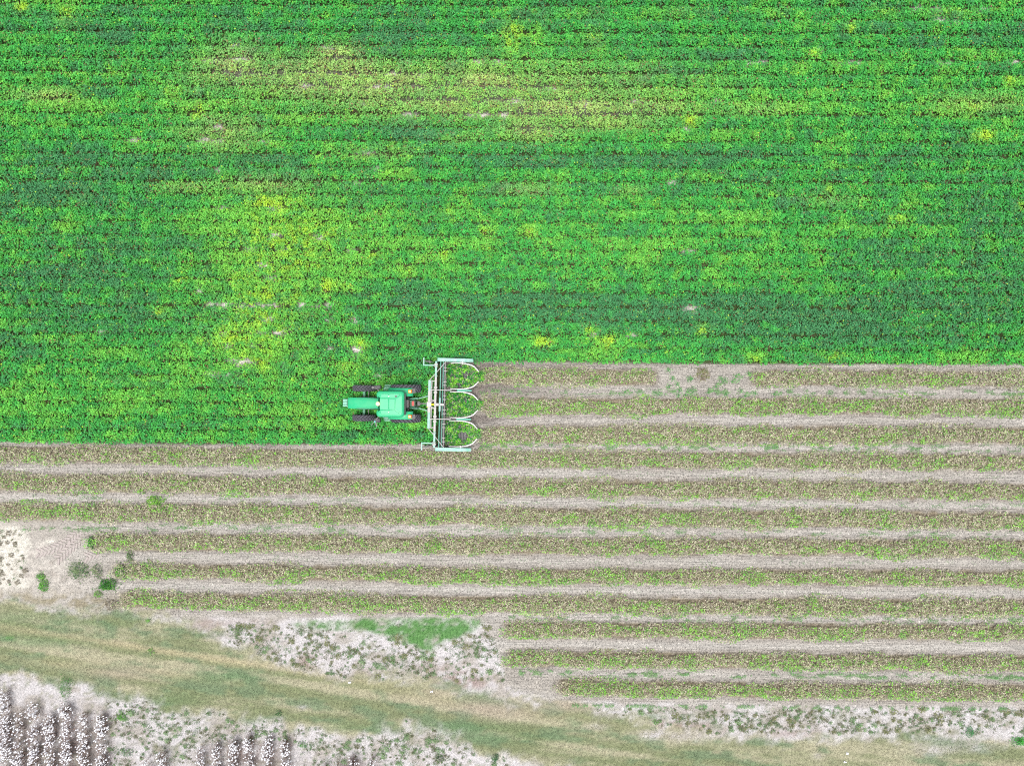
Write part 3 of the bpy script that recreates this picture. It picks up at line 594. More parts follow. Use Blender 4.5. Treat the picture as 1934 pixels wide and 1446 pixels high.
AREAS = [('right', 90, lambda m: (rng.uniform(1120, 2000, m), rng.uniform(1338, 1384, m))), ('mid', 90, lambda m: (rng.uniform(430, 980, m), rng.uniform(1178, 1285, m))), ('low', 80, lambda m: (rng.uniform(200, 960, m), rng.uniform(1320, 1445, m))), ('left', 28, lambda m: (rng.uniform(-40, 70, m), rng.uniform(1000, 1110, m)))]
TXT = {'right': ('grey-green grass tuft on the white sand strip at lower right', 'grass tufts on the lower right sand'), 'mid': ('olive grass tuft on the white sand between the long windrow and the track', 'grass tufts on the sand above the track'), 'low': ('green tuft on the white sand below the track, near the cotton', 'grass tufts on the sand below the track'), 'left': ('small grey-brown tuft on the cream sand at the left edge', 'tufts on the cream sand')}
rest = []
def is_sand(px, py): return (field_mask(px, py) < .35) & (track_mask(px, py) < .25) & (lush(px, py) < .3)
for (nm, cnt, fn) in AREAS:
    px, py = fn(cnt * 40)
    ok = is_sand(px, py) if nm != 'left' else ((((px - 5) / 46) ** 2 + ((py - 1050) / 62) ** 2 < .5 + .8 * fbm(px / 12, py / 12, 2, 533)) & (rng.random(len(px)) < .3))
    dens = fbm(px / 50, py / 22, 3, 530 + cnt); ok &= rng.random(len(px)) < .25 + .75 * sstep(.35, .65, dens)
    if nm == 'low': ok &= ~(((px < 205) & (py > 1325)) | ((px > 370) & (px < 552) & (py > 1398)))
    px, py = px[ok], py[ok]
    done = []
    for a_, b_ in zip(px, py):
        if len(done) >= cnt: break
        if all((a_ - u) ** 2 + (b_ - w_) ** 2 > 70 for u, w_ in done): done.append((a_, b_))
    for a_, b_ in done:
        me = TM[int(rng.integers(0, 4) if nm in ('mid', 'right') and rng.random() < .7 else rng.integers(4, 7) if nm != 'left' else rng.integers(7, 10))]
        o = link('grass_tuft', me, M_GRASS); x, y = gp(a_, b_); o.location = (float(x), float(y), 0)
        s = float(rng.choice([rng.uniform(.35, .6), rng.uniform(.5, .8), rng.uniform(.8, 1.2)])); o.scale = (s * float(rng.uniform(.8, 1.5)), s, s); o.rotation_euler = (0, 0, float(rng.uniform(-.5, .5)))
        tag(o, TXT[nm][0], 'grass tuft', TXT[nm][1])
    lim_ = 40 if nm == 'left' else 600; rest.append((px[len(done):len(done) + lim_], py[len(done):len(done) + lim_]))
px = np.concatenate([r[0] for r in rest]); py = np.concatenate([r[1] for r in rest])
k_ = 26; n = len(px) * k_
C0 = np.where((rng.random(len(px)) < .5)[:, None], lin(120, 124, 88), lin(112, 146, 96))
sz = rng.uniform(1.2, 4.2, len(px))
PXr = np.repeat(px, k_) + rng.normal(0, 1, n) * np.repeat(sz, k_) * .8; PYr = np.repeat(py, k_) + rng.normal(0, 1, n) * np.repeat(sz, k_) * .6
cover("sand_grass", PXr, PYr, rng.uniform(.005, .05, n), rng.uniform(.035, .08, n), rng.uniform(.015, .035, n), rng.uniform(0, .7, n), np.repeat(C0, k_, 0) * rng.uniform(.9, 1.8, n)[:, None])
# clods on the tilled strips
n = 90000
px = rng.uniform(-110, 2050, n); py = rng.uniform(684, 1335, n)
c_, t_ = ground_color(px, py)
kp = (t_ > .4) & ~((px < 830) & (py < 842)) & (fbm(px / 25, py / 5, 3, 540) > .40); px, py, c_ = px[kp], py[kp], c_[kp]; n = len(px)
x, y = gp(px, py); s = rng.uniform(.014, .042, n) * (1 + 1.3 * (rng.random(n) > .88))
a = rng.uniform(0, 6.28, n)
z0 = height(x, y)
base = [np.stack([x + s * rng.uniform(.6, 1.4, n) * np.cos(a + t), y + s * rng.uniform(.6, 1.4, n) * np.sin(a + t), z0 - .005], -1) for t in (0, 2.1, 4.2)]
top = np.stack([x + rng.normal(0, .3, n) * s, y + rng.normal(0, .3, n) * s, z0 + s * rng.uniform(.8, 1.5, n)], -1)
V = np.stack(base + [top], 1).reshape(-1, 3); b4 = np.arange(n)[:, None] * 4
Fc = np.stack([b4 + np.array([[0, 1, 3]]), b4 + np.array([[1, 2, 3]]), b4 + np.array([[2, 0, 3]])], 1).reshape(-1, 3)
tag(link("soil_clods", np_mesh("soil_clods", V, Fc, np.clip(np.repeat(c_ * rng.uniform(.6, 1.35, n)[:, None], 3, 0), 0, .8)), leafmat("clod", 0.0, .95)), kind='stuff')

# ------------------------------------------------------------------ tyre tracks pressed into the headland
M_PRINT = paint("pressed_soil", alb(204, 194, 188), .95, wear=alb(176, 164, 158), amt=.8, scale=9)
def tyre_track(pts, label, w=17, gap=7.5):
    P = [Vector((*[float(t) for t in gp(*p)], 0)) for p in pts]
    root = empty('tyre_track', P[0]); tag(root, label, 'tyre track')
    seg = [(A, B) for A, B in zip(P, P[1:])]; me = None
    for A, B in seg:
        d = (B - A); L = d.length; d.normalize(); s = Vector((-d.y, d.x, 0)); q = 0.0
        ang = math.atan2(d.y, d.x)
        while q < L:
            for sd_ in (-1, 1):
                if me is None:
                    o = MB().loft([[(-.21, -.075, -.02), (.21, -.075, -.02), (.21, .075, -.02), (-.21, .075, -.02)], [(-.18, -.05, .075), (.18, -.05, .075), (.18, .05, .075), (-.18, .05, .075)]]).build('lug_print', M_PRINT, root); me = o.data
                else: o = link('lug_print', me, None, root)
                p = A + d * (q + (.5 * gap / S0 if sd_ > 0 else 0)) + s * sd_ * (w * .5 / S0 * .55)
                o.location = p - P[0] + Vector((0, 0, float(height(np.array([p.x]), np.array([p.y]))[0]) + .002)); o.rotation_euler = (0, 0, ang + sd_ * -.75)
                f_ = float(rng.uniform(.8, 1.1)); o.scale = (f_, f_, float(rng.uniform(.35, .7)))
            q += gap / S0
tyre_track([(70, 1044), (100, 1036), (128, 1022), (150, 1001)], 'upper chevron tyre track curving across pale soil at left')
tyre_track([(108, 1056), (125, 1040), (150, 1020)], 'lower chevron tyre track close under the curving one')
tyre_track([(162, 1052), (190, 1042)], 'short tyre track below the left end of a windrow')

# ------------------------------------------------------------------ cotton
M_LINT, M_STALK = paint("cotton_lint", (.86, .85, .87), .9, wear=(.80, .79, .82), amt=.6, scale=20), paint("cotton_stalk", alb(116, 92, 84), .9, wear=alb(84, 66, 62), amt=.7, scale=4)
def boll_mesh(P, S):
    u = np.array([(1, 0, 0), (0, 1, 0), (-1, 0, 0), (0, -1, 0), (0, 0, 1), (0, 0, -1)], float)
    n = len(P)
    V = P[:, None, :] + u[None] * S[:, None, :] * rng.uniform(.7, 1.25, (n, 6, 1)) + rng.normal(0, .006, (n, 6, 3))
    T = np.array([(0, 1, 4), (1, 2, 4), (2, 3, 4), (3, 0, 4), (1, 0, 5), (2, 1, 5), (3, 2, 5), (0, 3, 5)])
    return V.reshape(-1, 3), (np.arange(n)[:, None, None] * 6 + T[None]).reshape(-1, 3)
def cotton_row(px, ptop, label, lush_=1.0):
    hm = .55
    p0 = at(px, ptop, hm); p1 = at(px - 3, 1520, hm)
    root = empty('cotton_row', (p0.x, p0.y, 0)); tag(root, label, 'cotton row', 'cotton rows at the lower left')
    L = p0.y - p1.y; npl = max(4, int(L / .14))
    yy = -np.sort(rng.uniform(0, L, npl)) ; xx = rng.normal(0, .05, npl) + yy * -.02
    hh = rng.uniform(.65, 1.0, npl)
    st = MB()
    B = []
    for a_, b_, h_ in zip(xx, yy, hh):
        st.tube([(a_, b_, 0), (a_ + rng.normal(0, .03), b_ + rng.normal(0, .03), h_)], [.014, .006], 4)
        for q in range(9):
            z = h_ * rng.uniform(.35, .99); an = rng.uniform(0, 6.28); r = rng.uniform(.10, .40) * (1.15 - z / h_ * .5)
            e = (a_ + r * math.cos(an), b_ + r * math.sin(an), z + rng.uniform(0, .12))
            st.tube([(a_, b_, z), e], [.008, .005], 3)
            if rng.random() < .80 * lush_: B.append(e)
    # dry leaves and burs
    st.build('stalks', M_STALK, root)['kind'] = 'stuff'
    n = npl * 44
    ii = rng.integers(0, npl, n); q = rng.normal(0, .21, (n, 2))
    P = np.stack([xx[ii] + q[:, 0], yy[ii] + q[:, 1], hh[ii] * rng.uniform(.1, .9, n)], -1); Ls = rng.uniform(.04, .09, n)
    C = mixc(np.broadcast_to(lin(156, 134, 126), (n, 3)), lin(168, 134, 118), rng.random(n)) * rng.uniform(.6, 1.2, n)[:, None]
    link('dry_leaves', np_mesh('dry_leaves', leaf_quads(P, rng.uniform(0, 6.28, n), rng.normal(0, .6, n), Ls, Ls * .5, rng.normal(0, .6, n)), quads(n), C / GAIN), M_VINE, root)['kind'] = 'stuff'
    P = np.array(B); n = len(P); S = np.stack([rng.uniform(.036, .062, n), rng.uniform(.036, .062, n), rng.uniform(.06, .12, n)], -1)
    v, f = boll_mesh(P, S); link('bolls', np_mesh('bolls', v, f), M_LINT, root)['kind'] = 'stuff'
CR = [(-90, 1240, 1.0), (-58, 1262, 1.0), (-26, 1285, 1.0), (6, 1303, 1.25), (34, 1345, .9), (62, 1333, 1.1), (92, 1352, 1.1), (124, 1334, 1.2), (156, 1352, 1.0), (190, 1340, 1.15), (278, 1428, .7), (306, 1426, .7), (378, 1414, .9), (408, 1400, 1.0), (440, 1402, 1.0), (470, 1394, 1.1), (505, 1398, 1.1), (538, 1400, 1.2), (612, 1434, .8), (640, 1440, .6), (665, 1432, .8), (700, 1438, .7)]
nm_ = {0: 'outside'}
for q, (px, pt, w) in enumerate(CR):
    if q < 10:
        j = q - 3; lab = 'white cotton row, ' + ('leftmost in view, densest white' if j == 0 else 'rightmost of the left cotton block' if j == 6 else (ORD[j] + ' from the left edge of the left block' if j > 0 else '' + ORD[-j - 1] + ' beyond the left edge'))
    elif q < 12: lab = 'thin cotton row end between the two cotton blocks, ' + ('left one' if q == 10 else 'right one')
    elif q < 18: lab = 'cotton row of white bolls, ' + ORD[q - 12] + ' from the left in the second block'
    else: lab = 'sparse cotton row end right of the second block, ' + ORD[q - 18] + ' from the left'
    cotton_row(px, pt, lab, w)
for (px, py, lab) in ((1600, 1421, 'upper scrap of white cotton lying on the grass track at right'), (1595, 1437, 'lower scrap of white cotton lying on the grass track at right'), (660, 1288, 'scrap of white cotton on the track grass in the middle'), (815, 1305, 'scrap of white cotton on the pinkish grass')):
    v, f = boll_mesh(rng.normal(0, .035, (7, 3)) * (1.3, 1, .3) + (0, 0, .05), np.full((7, 3), .04))
    o = link('cotton_scrap', np_mesh('cotton_scrap', v, f), M_LINT); x, y = gp(px, py); o.location = (float(x), float(y), 0); tag(o, lab, 'cotton scrap')

# ------------------------------------------------------------------ tractor
GR = (.014, .315, .138)
M_GREEN = paint("tractor_green", GR, .38, wear=(.04, .33, .15), amt=.7, scale=2.5, coat=.06)
M_GREEND = paint("dull_green", (.05, .24, .13), .55, wear=(.12, .2, .14), amt=.7, scale=7)
M_TYRE = paint("tyre_rubber", (.022, .022, .028), .85, wear=(.045, .043, .046), amt=.8, scale=5)
M_LUG = paint("dusty_tread", (.115, .112, .13), .85, wear=(.06, .06, .07), amt=.7, scale=5)
M_DARK = paint("dark_metal", (.03, .032, .036), .5, wear=(.07, .065, .06), amt=.6, scale=9)
M_GREY = paint("grey_metal", (.20, .20, .195), .5, wear=(.12, .11, .10), amt=.7, scale=8)
M_YEL = paint("rim_yellow", (.55, .38, .03), .5, amt=.4)
M_AMBER = paint("amber_lens", (.85, .47, .012), .2, wear=(.85, .33, .01), amt=.35, scale=5, coat=.6)
M_ORANGE = paint("orange_housing", (.62, .14, .012), .4)
M_CREAM = paint("cream_plastic", (.82, .74, .40), .35, wear=(.8, .70, .34), amt=.5, scale=5)
M_WHITE = paint("white_plastic", (.75, .78, .74), .4)
M_RED = paint("red_paint", (.55, .06, .05), .45, wear=(.35, .06, .05), amt=.6, scale=12)
M_GLASS, n_, l_ = mat("tinted_glass"); b_ = n_["Principled BSDF"]; b_.inputs['Base Color'].default_value = (.02, .03, .032, 1); b_.inputs['Roughness'].default_value = .06; b_.inputs['Specular IOR Level'].default_value = .7

TO = Vector((-6.61, -1.27, 0))
tr = empty('tractor', TO, math.radians(-.45))
tag(tr, 'bright green row-crop tractor with cab, pulling the digger through the peanut rows', 'tractor')
def rounded(xa, xb, ya, yb, r, n=5):
    out = []
    for (cx, cy, a0) in ((xb - r, yb - r, 0), (xa + r, yb - r, 90), (xa + r, ya + r, 180), (xb - r, ya + r, 270)):
        out += [(cx + r * math.cos(math.radians(a0 + 90 * k / n)), cy + r * math.sin(math.radians(a0 + 90 * k / n))) for k in range(n + 1)]
    return out
# hood : lofted, crowned, tapering to the nose
def hood_ring(x, hw, zt, zb, cr):
    pts = []
    for k in range(17):
        t = -1 + 2 * k / 16; yv = hw * math.copysign(abs(t) ** .9, t); pts.append((x, yv, zt - cr * abs(t) ** 3.2))
    return [(x, -hw * 1.02, zb)] + pts + [(x, hw * 1.02, zb)]
MB().loft([hood_ring(-3.58, .27, 1.28, .78, .07), hood_ring(-3.53, .32, 1.42, .74, .08), hood_ring(-3.42, .335, 1.50, .72, .08), hood_ring(-3.0, .345, 1.58, .72, .08), hood_ring(-2.4, .345, 1.68, .74, .09), hood_ring(-1.85, .33, 1.76, .76, .10), hood_ring(-1.36, .315, 1.80, .80, .11)]).build('hood', M_GREEN, tr, smooth=True)
hd = tr.children[-1]
for s in (-1, 1): MB().beam((-2.95, s * .29, 1.56), (-1.5, s * .235, 1.772), .022, .02).build('hood_seam', M_GREEND, hd)
MB().beam((-2.9, -.30, 1.556), (-2.9, .30, 1.556), .016, .02).build('hood_seam', M_GREEND, hd)
for s in (-1, 1): MB().box((-2.2, s * .36, 1.25), (1.3, .03, .5)).build('side_grille', M_DARK, tr, bevel=.01)
MB().box((-3.595, 0, 1.05), (.04, .42, .36)).build('front_grille', M_DARK, tr, bevel=.01)
for s in (-1, 1): MB().box((-3.60, s * .17, 1.16), (.03, .13, .08)).build('headlight', M_WHITE, tr, bevel=.01)
# weights
wb = MB().box((-3.62, 0, .72), (.14, .5, .1)).build('weight_bracket', M_DARK, tr, bevel=.01)
for k in range(5): MB().box((-3.82, -.19 + .095 * k, .70), (.30, .078, .34)).build('front_weight', paint('weight_green', (.20, .44, .34), .5, amt=.5) if k == 0 else bpy.data.materials['weight_green'], tr, bevel=.02)
# chassis
MB().box((-2.3, 0, .72), (2.5, .42, .34)).build('frame', M_DARK, tr, bevel=.03)
MB().box((-.35, 0, .86), (1.2, .46, .5)).build('transmission', M_DARK, tr, bevel=.04)
MB().cyl((0, -.9, .93), (0, .9, .93), .13).build('rear_axle', M_GREEND, tr)
MB().beam((-2.66, -.8, .72), (-2.66, .8, .72), .16, .16).build('front_axle', M_GREEND, tr, bevel=.02)
for s in (-1, 1):
    MB().tube([(-2.42, s * .22, .74), (-2.36, s * .72, .78)], .028).build('tie_rod', M_GREY, tr)
# wheels
def wheel(name, x, y, R, w, s, lugs, tilt):
    hub = MB().lathe_y([(.001, s * w * .16), (R * .20, s * w * .2), (R * .24, s * w * .05), (R * .52, s * w * .12), (R * .62, s * w * .34), (R * .60, -s * w * .36), (R * .2, -s * w * .3), (.001, -s * w * .3)], (0, 0, 0), 28).build(name, M_YEL, tr, smooth=True)
    hub.location = (x, y, R)
    MB().lathe_y([(R * .60, -w * .36), (R * .72, -w * .5), (R * .90, -w * .5), (R * .955, -w * .40), (R * .965, 0), (R * .955, w * .40), (R * .90, w * .5), (R * .72, w * .5), (R * .60, w * .36)], (0, 0, 0), 40).build('tyre', M_TYRE, hub, smooth=True)
    lg = MB()
    for k in range(lugs):
        for sd_ in (-1, 1):
            a0 = 2 * math.pi * (k + (.5 if sd_ > 0 else 0)) / lugs
            rings = []
            for t in (0.02, .5, 1.0):
                a_ = a0 + tilt * t * 2.2 * math.pi / lugs
                yv = sd_ * w * .49 * t; ro = R * (1.0 - .02 * t - (.03 if t == 1.0 else 0)); ri = R * (.955 if t < 1 else .88)
                da = .30 * math.pi / lugs
                rings.append([(r_ * math.sin(a_ + q), yv, r_ * math.cos(a_ + q)) for r_, q in ((ri, -da * 1.3), (ro, -da), (ro, da), (ri, da * 1.3))])
            lg.loft(rings)
    o = lg.build('tread', M_LUG, hub); o['kind'] = 'stuff'
    return hub
for s in (-1, 1):
    wheel('rear_wheel', 0.0, s * .925, .94, .49, s, 22, 1)
    wheel('front_wheel', -2.66, s * .925, .725, .385, s, 20, 1)
# fenders
for s in (-1, 1):
    def fring(x, z, dz=0): return [(x, s * .46, z - .06), (x, s * .46, z), (x, s * .62, z + .03), (x, s * .86, z + .02), (x, s * .955, z - .03), (x, s * .965, z - .16), (x, s * .93, z - .16), (x, s * .9, z - .07)]
    pr = [(-1.06, 1.28), (-.98, 1.55), (-.78, 1.78), (-.45, 1.95), (-.05, 2.02), (.28, 1.98), (.46, 1.88), (.55, 1.72)]
    MB().loft([fring(x, z) for x, z in pr]).build('fender', M_GREEN, tr, smooth=True, bevel=.012)
    fd = tr.children[-1]
    MB().prism([(px_, s * py_) for px_, py_ in ((.29, .66), (.51, .66), (.51, .87), (.29, .87))], 1.955, 2.05).build('signal_housing', M_ORANGE, fd, bevel=.025)
    MB().prism([(px_, s * py_) for px_, py_ in ((.315, .685), (.485, .685), (.485, .845), (.315, .845))], 2.052, 2.10).build('turn_signal', M_AMBER, fd, bevel=.02)
    MB().beam((.50, s * .80, 1.84), (.66, s * .80, 1.60), .3, .02).build('mud_flap', M_GREY, fd)
# cab
MB().loft([[(x, y, z) for x, y in rounded(xa, xb, -hw, hw, .1, 3)] for (z, xa, xb, hw) in ((1.0, -1.25, .06, .44), (1.35, -1.3, .1, .60), (2.5, -1.26, .1, .66))]).build('cab_glass', M_GLASS, tr)
for (x, y) in ((-1.27, .6), (-1.27, -.6), (.07, .62), (.07, -.62), (-.55, .66), (-.55, -.66)):
    MB().beam((x, y * .93, 1.1), (x, y, 2.48), .07, .07).build('cab_pillar', M_DARK, tr, bevel=.01)
MB().box((.14, 0, 2.44), (.16, 1.3, .14)).build('rear_window_frame', M_DARK, tr, bevel=.03)
MB().box((.20, 0, 1.62), (.16, .5, .5)).build('rear_panel', M_GREY, tr, bevel=.03)
for s in (-1, 1): MB().box((.22, s * .36, 1.5), (.12, .16, .3)).build('work_lamp', M_DARK, tr, bevel=.03)
def roof_outline(g):
    pts = rounded(-1.52 + g, .15 - g, -.785 + g, .785 - g, .2, 6)
    out = []
    for (x, y) in pts: out.append((x, y))
    # shallow recess in the middle of the front edge, where the dome sits
    k = max(range(len(out)), key=lambda q: (-out[q][0] + (out[q][1] > 0) * .001))
    return out
ro = MB()
def ring(g, z):
    o = roof_outline(g); i = 7 + 6
    # insert notch points between the two front corners
    a_ = o[:14]; b_ = o[14:]
    nt = [(-1.52 + g, .46), (-1.43 + g, .36), (-1.42 + g, 0.0), (-1.43 + g, -.36), (-1.52 + g, -.46)]
    return [(x, y, z) for x, y in a_ + nt + b_]
ro.loft([ring(.10, 2.44), ring(.02, 2.48), ring(0, 2.56), ring(.012, 2.64), ring(.06, 2.70), ring(.14, 2.725)])
roof = ro.build('cab_roof', M_GREEN, tr, smooth=True)
def plate(poly, nm='roof_panel', m=M_GREEN): return MB().prism(poly, 2.70, 2.752).build(nm, m, roof, bevel=.014)
plate([(-1.30, -.33), (-.785, -.33), (-.785, .33), (-1.30, .33)])
plate([(-.735, -.315), (-.39, -.315), (-.39, .315), (-.735, .315)], 'roof_hatch')
for s in (-1, 1):
    q = [(-1.28, s * .375), (-.785, s * .375), (-.785, s * .61), (-1.2, s * .61)]; plate(q if s > 0 else q[::-1])
    q = [(-.735, s * .36), (-.40, s * .36), (-.08, s * .58), (-.2, s * .62), (-.735, s * .615)]; plate(q if s > 0 else q[::-1])
    MB().cyl((-.76, s * .47, 2.72), (-.76, s * .47, 2.78), .034, 12).build('roof_bolt', M_WHITE, roof)
plate([(-.345, -.31), (-.345, .31), (-.02, .53), (.035, .5), (.035, -.5), (-.02, -.53)][::-1])
bd = MB().loft([[(-.33 + .075 * math.cos(t), .47 + .05 * math.sin(t), z) for t in [2 * math.pi * k / 16 for k in range(16)]] for z in (2.754, 2.764)]).build('roof_badge', M_DARK, roof)
MB().prism([(-.365, .455), (-.33, .45), (-.29, .463), (-.30, .482), (-.335, .478), (-.36, .488)], 2.7645, 2.768).build('badge_emblem', M_GREY, bd)
MB().lathe_y([(.001, 0), (.001, 0)], (0, 0, 0), 3).bm.free()
dm = MB(); dm.loft([[(-1.40 + r * math.cos(2 * math.pi * k / 20), .02 + r * math.sin(2 * math.pi * k / 20), z) for k in range(20)] for r, z in ((.10, 2.66), (.13, 2.72), (.135, 2.78), (.11, 2.84), (.06, 2.865), (.01, 2.87))])
dm.build('receiver_dome', M_CREAM, tr, smooth=True)
# steps, mirrors
for s in (-1, 1):
    st = MB().beam((-1.42, s * .86, .95), (-1.42, s * 1.1, .45), .04, .05).beam((-1.05, s * .86, .95), (-1.05, s * 1.1, .45), .04, .05).build('step_ladder', M_GREEND, tr)
    for k in range(4):
        MB().box((-1.235, s * (.86 + .085 * k), .95 - .16 * k), (.36, .05, .03)).build('step_tread', paint('step_green', (.22, .45, .33), .55, amt=.6) if 'step_green' not in bpy.data.materials else bpy.data.materials['step_green'], st, bevel=.006)
    MB().tube([(-1.3, s * .64, 2.35), (-1.45, s * .80, 2.3), (-1.62, s * .93, 2.25), (-1.90, s * (.93 if s > 0 else 1.3), 2.2)], .022).build('mirror_arm', M_GREY, tr)
    ma = tr.children[-1]
    MB().box((-1.55, s * 1.0, 2.1), (.42 if s > 0 else .40, .26, .34), s * .1).build('mirror', M_DARK, ma, bevel=.05)
    if s > 0: MB().beam((-1.9, .97, 2.1), (-1.6, 1.03, 2.2), .10, .06).build('mirror_bracket', M_GREY, ma)
    else:
        MB().tube([(-1.66, -1.12, 2.1), (-1.60, -1.40, 2.08)], [.05, .03]).build('mirror_bracket', M_GREY, ma)
        MB().cyl((-1.66, -1.08, 2.28), (-1.66, -1.08, 2.34), .045, 12).build('lamp_cap', paint('teal_cap', (.1, .5, .45), .4), ma)
# three point hitch
for s in (-1, 1):
    MB().tube([(.25, s * .26, .62), (.62, s * .27, .64), (.95, s * .36, .70), (1.36, s * .47, .78)], [.05, .045, .035, .035]).build('lower_link', paint('link_green', (.24, .42, .34), .5, amt=.7) if 'link_green' not in bpy.data.materials else bpy.data.materials['link_green'], tr)
    MB().beam((.2, s * .28, 1.15), (.72, s * .33, 1.0), .09, .1).build('lift_arm', M_GREEND, tr, bevel=.02)
    MB().cyl((.72, s * .33, 1.0), (.72, s * .30, .66), .03, 8).build('lift_rod', M_GREEND, tr)
MB().box((.42, 0, 1.0), (.34, .42, .24)).build('hydraulic_block', M_GREEND, tr, bevel=.03)
MB().box((.46, 0, 1.16), (.15, .30, .10)).build('valve_cover', M_RED, tr, bevel=.02)
for y in (-.15, -.06, .06, .15): MB().tube([(.5, y, 1.12), (.72, y * 1.2, 1.18), (.95, y * .7, 1.08)], .018, 6).build('hose', M_DARK, tr)
MB().box((.80, .0, 1.05), (.15, .26, .12)).build('quick_hitch', M_GREY, tr, bevel=.02)
MB().tube([(.85, 0, 1.06), (1.1, 0, 1.06), (1.36, 0, 1.07)], [.03, .04, .03]).build('top_link', M_GREY, tr)

# ------------------------------------------------------------------ digger
M_TEAL = paint("faded_teal", (.13, .34, .265), .55, wear=(.30, .40, .36), amt=.9, scale=4)
M_TEALD = paint("shaft_teal", (.08, .30, .21), .5, wear=(.16, .36, .28), amt=.6, scale=6)
M_PALE = paint("worn_steel", (.36, .35, .335), .55, wear=(.29, .27, .25), amt=.7, scale=7)
M_RODW = paint("white_rod", (.70, .68, .66), .4, wear=(.50, .47, .45), amt=.5, scale=9)
M_PTO = paint("pto_yellow", (.62, .52, .02), .4)
TH = -.0255
D = at(822, 763.4, 1.1); D.z = 0
dg = empty('peanut_digger', D, TH)
tag(dg, 'wide teal and grey three-lane peanut digger hitched behind the tractor', 'digger')
def part(nm, m, fn, bevel=0.0, parent=dg, smooth=False): b = MB(); fn(b); return b.build(nm, m, parent, bevel=bevel, smooth=smooth)
part('front_beam', M_TEAL, lambda b: b.box((-.385, 0, 1.0), (.16, 3.02, .16)), .012)
part('beam_sleeve', M_PALE, lambda b: b.box((-.385, .16, 1.0), (.175, 1.36, .175)), .012)
part('rear_tube', M_PALE, lambda b: b.cyl((-.255, -1.5, .99), (-.255, 1.5, .99), .04, 10))
part('main_beam', M_TEAL, lambda b: b.box((0, 0, 1.1), (.12, 5.38, .12)), .012)
part('beam_sleeve', M_PALE, lambda b: b.box((0, 0, 1.1), (.132, 3.4, .132)), .012)
for s in (-1, 1):
    for y, w in ((2.49, .10), (2.36, .06), (1.78, .035), (1.05, .13), (.75, .13)):
        part('clamp', M_PALE, lambda b: b.box((0, s * y, 1.1), (.21, w, .20)), .02)
    for y in (1.45, .25): part('cross_member', M_PALE, lambda b: b.box((-.12, s * y, 1.02), (.28, .06, .06)), .008)
    part('divider_bar', M_PALE, lambda b: b.beam((-.3, s * .9, 1.19), (1.0, s * .9, 1.16), .05, .06), .008)
    part('divider_standard', M_DARK, lambda b: b.beam((.6, s * .9, .75), (1.5, s * .9, .62), .09, .10), .01)
    part('divider_tail', M_TEALD, lambda b: b.beam((1.3, s * .9, .78), (2.2, s * .9, .60), .10, .22), .01)
    part('diagonal_brace', M_PALE, lambda b: b.beam((-.38, s * 1.5, 1.12), (.60, s * 2.66, 1.18), .035, .035))
    part('hitch_strut', M_PALE, lambda b: b.beam((-.33, s * .12, 1.12), (-.05, s * .22, 1.18), .035, .035))
    sb = part('side_beam', M_TEAL, lambda b: b.loft([[(.06, s * 2.68, .80), (.06, s * 2.90, .80), (.06, s * 2.90, 1.02), (.06, s * 2.68, 1.02)], [(1.8, s * 2.68, .74), (1.8, s * 2.90, .74), (1.8, s * 2.90, 1.0), (1.8, s * 2.68, 1.0)], [(2.28, s * 2.70, .52), (2.28, s * 2.90, .52), (2.28, s * 2.90, .78), (2.28, s * 2.70, .78)]]), .012)
    part('side_skid', M_DARK, lambda b: b.box((1.0, s * 2.73, .42), (1.7, .05, .76)), 0)
    part('rod_bracket', M_RODW, lambda b: b.beam((1.62, s * 2.68, .98), (1.62, s * 2.56, .90), .06, .04), .005)
    part('marker_bracket', M_TEAL, lambda b: b.beam((-.8, s * 2.90, .92), (-.8, s * 2.39, .92), .075, .07).beam((-.764, s * 2.43, .92), (-.10, s * 2.43, .96), .075, .07), .008)
    mk = dg.children[-1]
    part('coulter_disc', M_GREY, lambda b: b.cyl((-.48, s * 2.635, .30), (-.48, s * 2.655, .30), .28, 28), 0, mk)
    part('coulter_arm', M_GREY, lambda b: b.beam((-.76, s * 2.70, .90), (-.48, s * 2.70, .62), .05, .06).beam((-.48, s * 2.70, .65), (-.48, s * 2.70, .30), .05, .06).cyl((-.48, s * 2.58, .40), (-.48, s * 2.74, .40), .06, 10), 0, mk)
    part('leg', M_DARK, lambda b: b.beam((.02, s * 2.6, 1.04), (.12, s * 2.6, .03), .12, .05), .005)
    part('leg', M_DARK, lambda b: b.beam((.02, s * .9, 1.03), (.12, s * .9, .03), .12, .05), .005)
part('drive_shaft', M_TEALD, lambda b: b.cyl((.28, -2.66, 1.08), (.28, 2.66, 1.08), .028, 10))
part('drive_cover', M_TEAL, lambda b: b.cyl((.285, -.42, 1.09), (.285, .42, 1.09), .065, 14))
part('idler_tube', M_TEALD, lambda b: b.cyl((.43, -2.66, .92), (.43, 2.66, .92), .024, 8))
hs_ = part('head_shaft', M_GREY, lambda b: b.cyl((.565, -2.66, 1.05), (.565, 2.66, 1.05), .034, 10))
for y in (2.3, 2.08, 1.42, 1.2, .56, .32):
    for s in (-1, 1): part('shaft_flange', M_PALE, lambda b: b.cyl((.565, s * y - .022, 1.05), (.565, s * y + .022, 1.05), .105, 18), 0, hs_)
part('gearbox', M_PALE, lambda b: b.box((.14, .0, 1.16), (.2, .17, .16)).box((.42, 0, 1.14), (.28, .14, .12)), .02)
part('gearbox_shield', M_RODW, lambda b: b.box((-.385, .0, 1.13), (.27, .26, .09)), .02)
part('pto_shaft', M_PTO, lambda b: b.cyl((-.24, 0, 1.17), (-.06, 0, 1.18), .055, 12))
part('pto_collar', M_PTO, lambda b: b.box((-.50, -.02, 1.0), (.06, .34, .12)), .01)
for k in range(3): part('mast_plate', M_DARK, lambda b: b.box((-.14 + .06 * k, .14 - .14 * k, 1.12), (.06, .03, .10)))
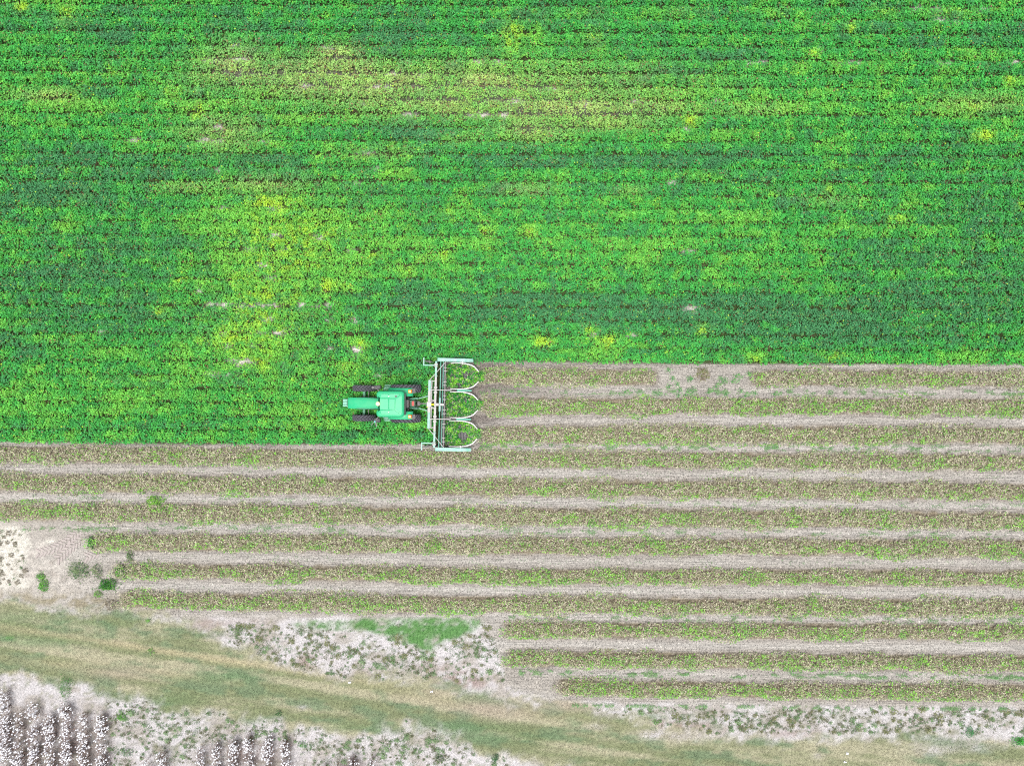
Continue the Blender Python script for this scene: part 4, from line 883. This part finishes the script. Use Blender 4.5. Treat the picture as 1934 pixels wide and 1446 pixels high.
for lane in (1.8, 0.0, -1.8):
    bed = part('conveyor_bed', M_DARK, lambda b: b.loft([[(.25, lane - .74, .10), (.25, lane + .74, .10), (.25, lane + .74, .13), (.25, lane - .74, .13)], [(1.95, lane - .74, .52), (1.95, lane + .74, .52), (1.95, lane + .74, .55), (1.95, lane - .74, .55)]]))
    for k in range(17):
        x = .32 + k * .1; z = .16 + (x - .25) * .247
        part('conveyor_rod', M_GREY, lambda b: b.cyl((x, lane - .72, z), (x, lane + .72, z), .016, 6), 0, bed)
    for s in (-1, 1):
        Y = lambda q: lane + s * q
        part('windrow_rod', M_RODW, lambda b: b.tube([(.88, Y(.80), .88), (1.35, Y(.81), .88), (1.7, Y(.80), .87), (1.98, Y(.755), .83), (2.2, Y(.69), .77), (2.36, Y(.60), .72), (2.50, Y(.46), .66), (2.63, Y(.31), .60)], [.018, .023, .031, .036, .036, .036, .031, .023], 8), 0, dg, True)

# mats of fresh plants riding over the digger
def mat_of_vines(lane, label, seed, hole=None, fresh=.85):
    n = 3600
    lx = rng.uniform(.60, 2.95, n); v = rng.uniform(-1, 1, n)
    lim = np.interp(lx, [.6, .9, 1.9, 2.3, 2.6, 2.95], [.74, .77, .74, .60, .34, .22]) * (1 + .16 * (fbm(lx * 5, np.full(n, seed * 3.0), 2, 700) - .5))
    keep = np.abs(v * .8) < lim; lx, v, = lx[keep], v[keep]
    ly = lane + v * .8
    kp = fbm(lx * 7 + seed * 5, ly * 7, 2, 701) < .68
    if hole: kp &= ((lx - hole[0]) / hole[2]) ** 2 + ((ly - hole[1]) / hole[3]) ** 2 > 1 + .6 * (fbm(lx * 6, ly * 6, 2, 702) - .5)
    lx, ly = lx[kp], ly[kp]; n = len(lx)
    z = np.interp(lx, [.6, 1.95, 2.3, 2.6, 2.95], [.34, .66, .58, .40, .22]) + .10 * fbm(lx * 3, ly * 3, 2, 703) + rng.uniform(0, .10, n)
    c, s = math.cos(TH), math.sin(TH)
    X = D.x + lx * c - ly * s; Y = D.y + lx * s + ly * c
    px, py = pg(X, Y)
    o = vines(px, py, z, n, .05, seed + 30, None, 'vine_mat', 1.75, fresh); o.name = 'vine_mat'
    tag(o, label, 'vine mat', 'mats of dug plants on the digger')
mat_of_vines(1.8, 'mat of dug green plants in the top lane of the digger', 1, (1.75, 1.85, .16, .16))
mat_of_vines(0.0, 'mat of dug green plants in the middle lane of the digger', 2)
mat_of_vines(-1.8, 'mat of dug green plants with an open hole in the lowest lane of the digger', 3, (1.75, -1.95, .34, .26))
